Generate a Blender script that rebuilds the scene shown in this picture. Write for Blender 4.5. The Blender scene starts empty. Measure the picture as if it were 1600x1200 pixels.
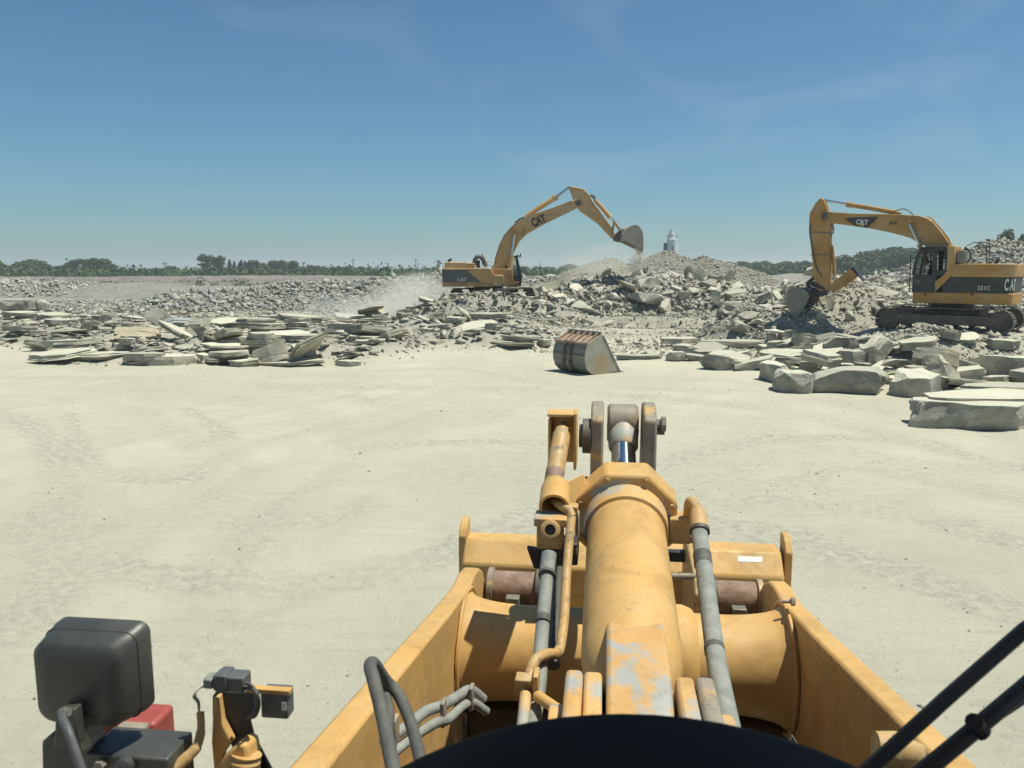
import bpy, bmesh, math, random
import numpy as np
from mathutils import Vector, Matrix, noise as mnoise
R = math.radians
rnd = random.Random(7)
sc = bpy.context.scene
col = sc.collection

# ------------------------------------------------------------------ camera, sky, sun, exposure
F = 1240.0; HZ = 420.0; EYE = 3.2
TH = math.atan((600 - HZ) / F)
cam_d = bpy.data.cameras.new('Camera'); cam = bpy.data.objects.new('Camera', cam_d); col.objects.link(cam)
cam_d.sensor_width = 36; cam_d.lens = F / 1600 * 36
cam.location = (0, 0, EYE); cam.rotation_euler = (R(90) - TH, 0, 0)
cam_d.clip_start = 0.05; cam_d.clip_end = 6000
cam_d.dof.use_dof = True; cam_d.dof.focus_distance = 9.0; cam_d.dof.aperture_fstop = 11
sc.camera = cam
SAZ, SEL = R(88), R(70)
world = bpy.data.worlds.new('World'); sc.world = world; world.use_nodes = True
wn = world.node_tree; bg = wn.nodes['Background']
sky = wn.nodes.new('ShaderNodeTexSky'); sky.sky_type = 'NISHITA'; sky.sun_disc = False
sky.sun_elevation = SEL; sky.sun_rotation = SAZ
sky.altitude = 0; sky.air_density = 1.0; sky.dust_density = 0.6; sky.ozone_density = 3.0
tint = wn.nodes.new('ShaderNodeMix'); tint.data_type = 'RGBA'; tint.blend_type = 'MULTIPLY'
tint.inputs[0].default_value = 1; tint.inputs[7].default_value = (.58, .90, 1.02, 1)
wn.links.new(sky.outputs[0], tint.inputs[6])
# faint pale noise added to the sky, standing in for windscreen dirt
wtc = wn.nodes.new('ShaderNodeTexCoord'); wmp = wn.nodes.new('ShaderNodeMapping'); wmp.inputs['Scale'].default_value = (1.2, 1.2, 3.2); wmp.inputs['Rotation'].default_value = (.3, .2, .5)
wno = wn.nodes.new('ShaderNodeTexNoise'); wno.inputs['Scale'].default_value = 2.2; wno.inputs['Detail'].default_value = 7; wno.inputs['Distortion'].default_value = 1.1
wrm = wn.nodes.new('ShaderNodeMapRange'); wrm.inputs[1].default_value = .52; wrm.inputs[2].default_value = .8; wrm.inputs[3].default_value = 0; wrm.inputs[4].default_value = .26
veil = wn.nodes.new('ShaderNodeMix'); veil.data_type = 'RGBA'; veil.inputs[7].default_value = (5.6, 6.9, 7.6, 1)
wn.links.new(wtc.outputs['Generated'], wmp.inputs[0]); wn.links.new(wmp.outputs[0], wno.inputs['Vector']); wn.links.new(wno.outputs[0], wrm.inputs[0]); wn.links.new(wrm.outputs[0], veil.inputs[0])
wn.links.new(tint.outputs[2], veil.inputs[6]); wn.links.new(veil.outputs[2], bg.inputs[0])
bg.inputs[1].default_value = 0.080
S = Vector((math.sin(SAZ) * math.cos(SEL), math.cos(SAZ) * math.cos(SEL), math.sin(SEL)))
sd = bpy.data.lights.new('Sun', 'SUN'); sd.energy = 5.0; sd.angle = R(0.5); sd.color = (1.0, 0.96, 0.80)
sun = bpy.data.objects.new('Sun', sd); col.objects.link(sun); sun.rotation_euler = S.to_track_quat('Z', 'Y').to_euler()
sc.view_settings.view_transform = 'Standard'; sc.view_settings.look = 'None'
sc.view_settings.exposure = 0.12; sc.view_settings.gamma = 1

def ray(px, py):
    a = (px - 800) / F; b = (600 - py) / F
    return Vector((a, math.cos(TH) + b * math.sin(TH), -math.sin(TH) + b * math.cos(TH)))
def P(px, py, Y):                       # world point seen at (px,py) of the 1600x1200 photo at forward distance Y
    d = ray(px, py); t = Y / d.y
    return Vector((d.x * t, Y, EYE + d.z * t))
def GX(px, Y): return (px - 800) / F * Y * 1.01
def plane_hit(px, py, org, nrm):
    d = ray(px, py); t = (org - Vector((0, 0, EYE))).dot(nrm) / d.dot(nrm)
    return Vector((0, 0, EYE)) + d * t

# ------------------------------------------------------------------ numpy noise
def _h(ix, iy, s):
    n = (ix.astype(np.int64) * 374761393 + iy.astype(np.int64) * 668265263 + s * 1442695041) & 0x7fffffff
    n = ((n ^ (n >> 13)) * 1274126177) & 0x7fffffff
    return ((n ^ (n >> 16)) & 0xffff) / 65535.0
def vn(x, y, s=0):
    x = np.asarray(x, float); y = np.asarray(y, float)
    ix = np.floor(x); iy = np.floor(y); fx = x - ix; fy = y - iy
    fx = fx * fx * (3 - 2 * fx); fy = fy * fy * (3 - 2 * fy)
    a = _h(ix, iy, s); b = _h(ix + 1, iy, s); c = _h(ix, iy + 1, s); d = _h(ix + 1, iy + 1, s)
    return (a * (1 - fx) + b * fx) * (1 - fy) + (c * (1 - fx) + d * fx) * fy
def fbm(x, y, s=0, o=4):
    r = 0; a = .5
    for k in range(o):
        r = r + a * (vn(x * 2 ** k, y * 2 ** k, s + k * 17) - .5); a *= .5
    return r * 2
def ss(a, b, x):
    t = np.clip((x - a) / (b - a), 0, 1); return t * t * (3 - 2 * t)
def bump(x, y, cx, cy, rx, ry, h, p=1.0):
    d = ((x - cx) / rx) ** 2 + ((y - cy) / ry) ** 2
    return h * np.clip(1 - d, 0, 1) ** p

# ------------------------------------------------------------------ terrain
def base_z(x, y):
    n = fbm(x * .25, y * .25, 3)
    r1 = ss(11.5, 14.5, x) * ss(23.5, 27.5, y) * 0.95
    edge = 40.6 + n * 1.5 + .9 * np.sin(x * .45) + .5 * fbm(x * 1.3, y * .2, 4)
    r2 = ss(-9, -1, x) * (ss(33, 39, y) * .28 + ss(0, .3, y - edge) * .5 + ss(.5, 5, y - edge) * .22)
    z = np.maximum(r1, r2)
    z = z * (1 - ss(90, 120, y)) 
    far = ss(125, 150, y) * (.15 + 0.3 * fbm(x * .02, y * .0, 9)) * (1 - ss(420, 600, y))
    return z + far * (1 + 0 * x)
def left_front(x):
    return 26.2 + 5.0 * ss(-15.5, -18, x) + 5.0 * ss(-5.5, -2.0, x)
def heap_z(x, y):                      # low mounds of broken stone under the loose rocks
    n = fbm(x * .6, y * .6, 21); n2 = fbm(x * 1.9, y * 1.9, 5)
    f = left_front(x)
    L = ss(0, 2.5, y - f) * (1 - ss(38, 50, y)) * (1 - ss(-.5, 4.0, x)) * (0.42 + .35 * n)
    M = bump(x, y, 8.0, 47.2, 7.8, 5.6, 1.65, .65) * (1 + .28 * n)
    M2 = bump(x, y, -1.6, 41.6, 5.4, 3.0, 1.15, 1.0) * (1 + .4 * n)
    Rr = bump(x, y, 13.0, 35.5, 4.6, 4.4, 1.6, .8) * (1 + .35 * n)
    R2 = bump(x, y, 18.5, 42, 8, 6, 1.5, .8) * (1 + .3 * n)
    R3 = bump(x, y, 12.2, 27.5, 3.6, 3.4, .55, .8) * (1 + .4 * n)
    h = np.maximum.reduce([L, M, M2, Rr, R2, R3, 0 * L])
    return h * (1 + .12 * n2)
def exc_clear(x, y):                   # flat pad under the two excavators
    a = ss(0, 1, ((x - 16.9) / 4.6) ** 2 + ((y - 30.0) / 3.4) ** 2 - .6)
    b = ss(0, 1, ((x + 1.6) / 4.2) ** 2 + ((y - 46.6) / 2.3) ** 2 - .6)
    return np.minimum(a, b)
def terr(x, y):
    x = np.asarray(x, float); y = np.asarray(y, float)
    hb = heap_z(x, y) * exc_clear(x, y)
    fine = (fbm(x * .35, y * .35, 40) * .07 + fbm(x * 1.6, y * 1.6, 41, 3) * .018) * ss(4, 9, y) * 1.0
    ruts = 0.018 * np.sin((x + 3.2 * np.sin(y * .17)) * 5.0) * ss(0, .4, vn(x * .3, y * .12, 50) - .45) 
    rub = ss(24, 30, y) * (1 - ss(55, 80, y))
    return base_z(x, y) + hb + fine + ruts * ss(5, 8, y) * (1 - ss(22, 27, y)) + rub * fbm(x * 1.1, y * 1.1, 60, 4) * .09
def tz(x, y): return float(terr(np.array([x]), np.array([y]))[0])

# ------------------------------------------------------------------ materials
def _mat(name):
    m = bpy.data.materials.new(name); m.use_nodes = True
    nt = m.node_tree; b = nt.nodes['Principled BSDF']; return m, nt, b
def N(nt, t, **kw):
    n = nt.nodes.new(t)
    for k, v in kw.items():
        if k.startswith('i_'): n.inputs[int(k[2:]) if k[2:].isdigit() else k[2:].replace('_', ' ')].default_value = v
        else: setattr(n, k, v)
    return n
def ramp(nt, src, stops):
    r = N(nt, 'ShaderNodeValToRGB'); nt.links.new(src, r.inputs[0])
    e = r.color_ramp.elements
    while len(e) < len(stops): e.new(.5)
    for q, (p, c) in zip(e, stops):
        q.position = p; q.color = (c, c, c, 1) if not hasattr(c, '__len__') else (*c, 1)
    return r.outputs[0]
def mixc(nt, fac, a, b, mode='MIX'):
    n = N(nt, 'ShaderNodeMix', data_type='RGBA', blend_type=mode)
    for i, v in ((0, fac), (6, a), (7, b)):
        if hasattr(v, 'links'): nt.links.new(v, n.inputs[i])
        else: n.inputs[i].default_value = v if i == 0 else (*v, 1)
    return n.outputs[2]
def coords(nt, world_=False, scale=(1, 1, 1)):
    if world_: o = N(nt, 'ShaderNodeNewGeometry').outputs['Position']
    else: o = N(nt, 'ShaderNodeTexCoord').outputs['Object']
    mp = N(nt, 'ShaderNodeMapping'); nt.links.new(o, mp.inputs[0]); mp.inputs['Scale'].default_value = scale
    return mp.outputs[0]
def nz(nt, v, scale, detail=6, rough=.6, dist=0):
    n = N(nt, 'ShaderNodeTexNoise'); nt.links.new(v, n.inputs['Vector'])
    n.inputs['Scale'].default_value = scale; n.inputs['Detail'].default_value = detail
    n.inputs['Roughness'].default_value = rough; n.inputs['Distortion'].default_value = dist
    return n.outputs[0]
def bmp(nt, b, h, strength, dist):
    n = N(nt, 'ShaderNodeBump'); nt.links.new(h, n.inputs['Height'])
    n.inputs['Strength'].default_value = strength; n.inputs['Distance'].default_value = dist
    nt.links.new(n.outputs[0], b.inputs['Normal'])
def plain(name, c, rough=.6, metal=0., c2=None, scale=12, bs=.15, wcoord=False):
    m, nt, b = _mat(name); v = coords(nt, wcoord)
    n = nz(nt, v, scale); c2 = c2 or tuple(x * .72 for x in c)
    nt.links.new(mixc(nt, ramp(nt, n, [(.35, 0), (.7, 1)]), c, c2), b.inputs['Base Color'])
    b.inputs['Metallic'].default_value = metal; b.inputs['Roughness'].default_value = rough
    if bs: bmp(nt, b, nz(nt, v, scale * 3), bs, .01)
    return m
def paint(name, c, wear=(.36, .38, .36), amount=.0, dust=.25, chips=.0, scale=6, rough=.5, wcoord=False):
    m, nt, b = _mat(name); v = coords(nt, wcoord)
    base = mixc(nt, ramp(nt, nz(nt, v, scale * .4, 4), [(.3, 0), (.7, 1)]), c, tuple(x * .86 for x in c))
    base = mixc(nt, ramp(nt, nz(nt, v, scale, 8, .65), [(.42, 0), (.72, dust)]), base, (.52, .42, .26))
    if amount: base = mixc(nt, ramp(nt, nz(nt, v, scale * .9, 9, .6, .3), [(.60 - amount * .3, 0), (.68 - amount * .3, .95)]), base, wear)
    if chips:
        base = mixc(nt, ramp(nt, nz(nt, v, scale * 7, 7, .62), [(.71 - chips * .09, 0), (.74 - chips * .09, 1)]), base, (.15, .095, .055))
    # soft grime films, rust specks and rubbed pale patches
    base = mixc(nt, ramp(nt, nz(nt, v, scale * .8, 9, .72, .8), [(.50, 0), (.78, .7)]), base, tuple(x * .42 for x in c))
    base = mixc(nt, ramp(nt, nz(nt, v, scale * 1.7, 7, .7), [(.58, 0), (.8, .6)]), base, (min(1, c[0] * 1.12), min(1, c[1] * 1.35), min(1, c[2] * 2.2)))
    base = mixc(nt, ramp(nt, nz(nt, v, scale * 12, 4, .6), [(.66, 0), (.71, .75)]), base, (.17, .09, .045))
    vs = coords(nt, wcoord, (1, .35, 2.6))
    sc_m = ramp(nt, nz(nt, vs, scale * 3.2, 3, .5, 1.4), [(.485, 0), (.5, 1), (.515, 0)]); sc_k = ramp(nt, nz(nt, v, scale * .9, 4), [(.56, 0), (.66, .55)])
    sm_ = N(nt, 'ShaderNodeMath', operation='MULTIPLY'); nt.links.new(sc_m, sm_.inputs[0]); nt.links.new(sc_k, sm_.inputs[1])
    base = mixc(nt, sm_.outputs[0], base, (.20, .15, .10))
    nt.links.new(base, b.inputs['Base Color'])
    nt.links.new(ramp(nt, nz(nt, v, scale * 1.3, 6, .7), [(.3, max(.2, rough - .15)), (.7, min(1, rough + .35))]), b.inputs['Roughness'])
    bmp(nt, b, nz(nt, v, scale * 4, 5), .12, .01)
    return m
def stone(name, top, side, scale=2.2, bs=.6, layers=True):
    m, nt, b = _mat(name); v = coords(nt, True)
    oi = N(nt, 'ShaderNodeObjectInfo')
    n = nz(nt, v, scale, 9, .65)
    c = mixc(nt, ramp(nt, n, [(.3, 0), (.7, 1)]), top, side)
    c = mixc(nt, ramp(nt, nz(nt, v, scale * 4.5, 6, .7), [(.52, 0), (.75, .55)]), c, tuple(x * .55 for x in side))
    c = mixc(nt, ramp(nt, nz(nt, v, scale * .35, 3), [(.5, 0), (.75, .5)]), c, (.47, .40, .26))
    vc = N(nt, 'ShaderNodeTexVoronoi'); vd = nz(nt, v, scale * .8, 3); vm_ = N(nt, 'ShaderNodeVectorMath', operation='SCALE'); nt.links.new(v, vm_.inputs[0]); vm_.inputs['Scale'].default_value = 1.0
    va = N(nt, 'ShaderNodeVectorMath', operation='ADD'); nt.links.new(vm_.outputs[0], va.inputs[0]); nt.links.new(vd, va.inputs[1]); nt.links.new(va.outputs[0], vc.inputs['Vector']); vc.inputs['Scale'].default_value = scale * 1.1
    sv = N(nt, 'ShaderNodeSeparateColor'); nt.links.new(vc.outputs['Color'], sv.inputs[0])
    c = mixc(nt, ramp(nt, sv.outputs[0], [(.55, 0), (.9, .45)]), c, tuple(x * .62 for x in side))
    # settled pale dust on the upper faces
    g = N(nt, 'ShaderNodeNewGeometry'); sx = N(nt, 'ShaderNodeSeparateXYZ'); nt.links.new(g.outputs['True Normal'], sx.inputs[0])
    dz = ramp(nt, sx.outputs[2], [(.45, 0), (.9, .75)])
    c = mixc(nt, dz, c, tuple(min(1, x * 1.12) for x in top))
    r = ramp(nt, oi.outputs['Random'], [(0, .72), (1, 1.1)])
    c = mixc(nt, 1.0, c, r, 'MULTIPLY')
    nt.links.new(c, b.inputs['Base Color']); b.inputs['Roughness'].default_value = .92
    h = nz(nt, v, scale * 5, 8, .7)
    if layers:
        vv = coords(nt, False, (.6, .6, 9)); h2 = nz(nt, vv, 3, 5, .6)
        a = N(nt, 'ShaderNodeMath', operation='ADD'); nt.links.new(h, a.inputs[0]); nt.links.new(h2, a.inputs[1]); h = a.outputs[0]
    bmp(nt, b, h, bs, .06)
    return m
YEL = (.62, .325, .075)
M = {}
M['yellow'] = paint('loader_paint', (.62, .37, .12), chips=.12, dust=.3)
M['yellow_worn'] = paint('loader_paint_worn', (.65, .385, .13), amount=.42, chips=.15, dust=.5, scale=5)
M['yellow_chip'] = paint('loader_paint_chipped', (.52, .32, .115), wear=(.20,.15,.10), amount=.12, chips=.5, dust=.7, scale=26)
M['machine'] = paint('machine_paint', (.45, .235, .052), chips=.1, dust=.6, scale=1.5)
M['machine_pale'] = paint('machine_paint_faded', (.56, .33, .12), chips=.1, dust=.7, scale=1.5)
M['machine_dark'] = paint('machine_paint_dusty', (.42, .23, .07), chips=.3, dust=.8, scale=1.5)
M['mblack'] = plain('machine_black', (.022, .025, .028), .5, c2=(.05, .05, .05), scale=3)
M['tongue'] = paint('lug_paint_worn', (.62, .355, .12), wear=(.33, .36, .35), amount=.34, chips=.4, dust=.5, scale=8)
M['worn_grey'] = paint('worn_grey_steel', (.23, .21, .18), wear=(.55, .36, .14), amount=.14, chips=.9, dust=.5, scale=9)
M['rust'] = plain('rusty_steel', (.19, .115, .075), .75, 0, (.34, .24, .18), scale=13, bs=.5)
M['rust2'] = plain('rust_brown', (.29, .19, .135), .85, 0, (.46, .36, .275), scale=4, bs=.5)
M['frame_shade'] = plain('shaded_frame_steel', (.07, .05, .03), .8, 0, (.14, .10, .06), scale=5, bs=.4)  # dark brown carries the shade between the lift arms
M['bucket_back'] = plain('dull_bucket_steel', (.16, .16, .135), .6, .1, (.24, .235, .20), scale=3, bs=.3)
M['bucket_mid'] = plain('dusty_bucket_steel', (.33, .28, .235), .75, 0, (.44, .38, .32), scale=2, bs=.3)
M['steel'] = plain('bare_steel', (.17, .17, .155), .55, .3, (.30, .27, .22), scale=4, bs=.3)
M['steel_dark'] = plain('dark_steel', (.075, .07, .062), .6, .2, (.16, .14, .115), scale=4, bs=.4)
M['chrome'] = plain('chromed_rod', (.62, .64, .68), .08, 1, (.55, .57, .6), scale=3, bs=0)
M['rubber'] = plain('black_rubber', (.022, .022, .022), .65, 0, (.05, .048, .045), scale=8)
M['hose'] = plain('dusty_hose', (.20, .215, .20), .75, 0, (.31, .32, .29), scale=22, bs=.4)
M['hose_dark'] = plain('dark_hose', (.07, .072, .068), .7, 0, (.12, .12, .11), scale=22, bs=.3)
M['plastic'] = plain('black_plastic', (.045, .049, .047), .42, 0, (.075, .076, .068), scale=9, bs=.12)
M['greyplastic'] = plain('grey_plastic', (.085, .09, .095), .55, 0, (.12, .125, .125), scale=25, bs=.08)
sc.cycles.volume_bounces = 4
M['cowl'] = plain('cab_black', (.006, .008, .007), .9, 0, (.008, .01, .009), scale=9, bs=0)
M['red'] = plain('red_plastic', (.30, .05, .04), .5, 0, (.36, .10, .08), scale=12)
M['white'] = plain('white_label', (.75, .75, .70), .6, 0, (.6, .6, .56), scale=30, bs=0)
M['letter'] = plain('white_lettering', (.72, .72, .68), .6, 0, (.6, .6, .55), scale=3, bs=0)
M['letter_dim'] = plain('grey_lettering', (.17, .17, .16), .6, 0, (.12, .12, .11), scale=3, bs=0)
M['letter_yellow'] = plain('yellow_mark', (.75, .45, .06), .6, 0, (.7, .4, .05), scale=3, bs=0)
M['redline'] = plain('red_pinstripe', (.45, .09, .05), .6, 0, (.4, .08, .04), scale=3, bs=0)
M['silo'] = plain('white_silo', (.86, .87, .85), .7, 0, (.78, .79, .77), scale=.3, bs=0, wcoord=True)
M['slab'] = stone('limestone_slab', (.55, .53, .42), (.36, .345, .28))
M['block'] = stone('limestone_block', (.56, .54, .44), (.27, .265, .225), scale=1.6)
M['rock'] = stone('broken_limestone', (.52, .50, .41), (.33, .32, .265), scale=2.0, layers=False)
M['rubble'] = stone('rubble_stone', (.54, .52, .43), (.34, .33, .275), scale=1.1, layers=False)
M['bluestone'] = stone('blue_grey_limestone', (.40, .43, .42), (.30, .32, .32))
M['tanstone'] = stone('tan_limestone', (.60, .52, .36), (.48, .42, .30))
M['farstone'] = stone('far_rubble', (.52, .53, .47), (.27, .275, .24), scale=.7, layers=False)
m, nt, b = _mat('cab_glass'); b.inputs['Base Color'].default_value = (.55, .62, .60, 1); b.inputs['Roughness'].default_value = .05
b.inputs['Transmission Weight'].default_value = 1; b.inputs['IOR'].default_value = 1.05; M['glass'] = m

# ------------------------------------------------------------------ mesh building
class MB:
    def __init__(s): s.v = []; s.f = []
    def add(s, vs, fs):
        o = len(s.v); s.v += [tuple(p) for p in vs]; s.f += [tuple(i + o for i in f) for f in fs]; return s
    def box(s, a, b):
        x0, y0, z0 = a; x1, y1, z1 = b
        return s.add([(x0, y0, z0), (x1, y0, z0), (x1, y1, z0), (x0, y1, z0), (x0, y0, z1), (x1, y0, z1), (x1, y1, z1), (x0, y1, z1)],
                     [(0, 3, 2, 1), (4, 5, 6, 7), (0, 1, 5, 4), (1, 2, 6, 5), (2, 3, 7, 6), (3, 0, 4, 7)])
    def prism(s, pts, o, e):            # polygon pts (3d) shifted by o and o+e
        o = Vector(o); e = Vector(e); n = len(pts)
        A = [Vector(p) + o for p in pts]; B = [p + e for p in A]
        nr = Vector((0, 0, 0))
        for i in range(n): nr += A[i].cross(A[(i + 1) % n])
        fs = [tuple(range(n)), tuple(range(2 * n - 1, n - 1, -1))] + [(i, i + n, (i + 1) % n + n, (i + 1) % n) for i in range(n)]
        if nr.dot(e) > 0: fs = [tuple(reversed(f)) for f in fs]
        return s.add(A + B, fs)
    def side(s, pts, y0, y1):           # (x,z) profile extruded along local y
        return s.prism([(p[0], y0, p[1]) for p in pts], (0, 0, 0), (0, y1 - y0, 0))
    def plan(s, pts, z0, z1): return s.prism([(p[0], p[1], z0) for p in pts], (0, 0, 0), (0, 0, z1 - z0))
    def tube(s, path, r, n=12, caps=True, closed=False):
        path = [Vector(p) for p in path]; m = len(path); rs = r if hasattr(r, '__len__') else [r] * m
        vs = []; fs = []; up = None
        for i, p in enumerate(path):
            t = (path[min(i + 1, m - 1)] - path[max(i - 1, 0)]).normalized()
            if up is None:
                up = Vector((0, 0, 1)) if abs(t.z) < .9 else Vector((1, 0, 0))
            a = (up - t * up.dot(t)).normalized(); up = a; bb = t.cross(a)
            for k in range(n):
                q = 2 * math.pi * k / n; vs.append(p + (a * math.cos(q) + bb * math.sin(q)) * rs[i])
        for i in range(m - 1):
            for k in range(n): fs.append((i * n + k, i * n + (k + 1) % n, (i + 1) * n + (k + 1) % n, (i + 1) * n + k))
        if caps: fs.append(tuple(range(n - 1, -1, -1))); fs.append(tuple(range((m - 1) * n, m * n)))
        return s.add(vs, fs)
    def lathe(s, o, axis, prof, n=24, caps=True):   # prof: (distance along axis, radius)
        o = Vector(o); t = Vector(axis).normalized(); a = t.orthogonal().normalized()
        if abs(t.z) < .95: a = (Vector((0, 0, 1)) - t * t.z).normalized()
        bb = t.cross(a); vs = []; fs = []; m = len(prof)
        for d, r in prof:
            for k in range(n):
                q = 2 * math.pi * (k + .5) / n; vs.append(o + t * d + (a * math.cos(q) + bb * math.sin(q)) * r)
        for i in range(m - 1):
            for k in range(n): fs.append((i * n + k, i * n + (k + 1) % n, (i + 1) * n + (k + 1) % n, (i + 1) * n + k))
        if caps: fs.append(tuple(range(n - 1, -1, -1))); fs.append(tuple(range((m - 1) * n, m * n)))
        return s.add(vs, fs)
    def mesh(s, name, mat, smooth=35):
        me = bpy.data.meshes.new(name); me.from_pydata(s.v, [], s.f); me.materials.append(mat)
        if smooth: me.shade_smooth(); me.set_sharp_from_angle(angle=R(smooth))
        me.validate(); return me
    def build(s, name, mat, parent=None, bevel=0, smooth=35, label=None):
        o = bpy.data.objects.new(name, s.mesh(name, mat, smooth)); col.objects.link(o); o.parent = parent
        if bevel:
            q = o.modifiers.new('Bevel', 'BEVEL'); q.width = bevel; q.segments = 2; q.limit_method = 'ANGLE'; q.angle_limit = R(30)
        if label: o['label'] = label
        return o
def spline(pts, n=8):
    pts = [Vector(p) for p in pts]; out = []
    q = [pts[0] * 2 - pts[1]] + pts + [pts[-1] * 2 - pts[-2]]
    for i in range(1, len(q) - 2):
        for k in range(n):
            t = k / n; a, b_, c, d = q[i - 1], q[i], q[i + 1], q[i + 2]
            out.append(.5 * ((2 * b_) + (c - a) * t + (2 * a - 5 * b_ + 4 * c - d) * t * t + (3 * b_ - a - 3 * c + d) * t ** 3))
    return out + [pts[-1]]
def tag(o, label=None, cat=None, group=None, kind=None):
    for k, v in (('label', label), ('category', cat), ('group', group), ('kind', kind)):
        if v: o[k] = v
    return o
def empty(name, loc, rz=0):
    o = bpy.data.objects.new(name, None); col.objects.link(o); o.location = loc; o.rotation_euler = (0, 0, rz); o.empty_display_size = .3
    return o
def npmesh(name, V, Fc, mat, smooth=False):
    me = bpy.data.meshes.new(name); nv = len(V)
    k = Fc.shape[1]; me.vertices.add(nv); me.vertices.foreach_set('co', np.asarray(V, np.float32).ravel())
    me.loops.add(Fc.size); me.loops.foreach_set('vertex_index', Fc.astype(np.int32).ravel())
    me.polygons.add(len(Fc)); me.polygons.foreach_set('loop_start', np.arange(0, Fc.size, k, dtype=np.int32))
    me.polygons.foreach_set('loop_total', np.full(len(Fc), k, dtype=np.int32))
    if smooth: me.polygons.foreach_set('use_smooth', np.ones(len(Fc), bool))
    me.materials.append(mat); me.update(calc_edges=True); return me
def link(name, me, parent=None):
    o = bpy.data.objects.new(name, me); col.objects.link(o); o.parent = parent; return o
def text(s, size, mat, parent, mtx, depth=.006, bold=.02, xs=1.0, name='lettering'):
    cu = bpy.data.curves.new('t', 'FONT'); cu.body = s; cu.size = size; cu.extrude = depth; cu.offset = bold * size; cu.align_x = 'CENTER'; cu.align_y = 'CENTER'
    cu.resolution_u = 3
    to = bpy.data.objects.new('t', cu); col.objects.link(to)
    dg = bpy.context.evaluated_depsgraph_get(); me = bpy.data.meshes.new_from_object(to.evaluated_get(dg))
    bpy.data.objects.remove(to); me.transform(Matrix.Diagonal((xs, 1, 1, 1))); me.transform(mtx)
    me.materials.clear(); me.materials.append(mat); me.name = name
    return link(name, me, parent)
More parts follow.
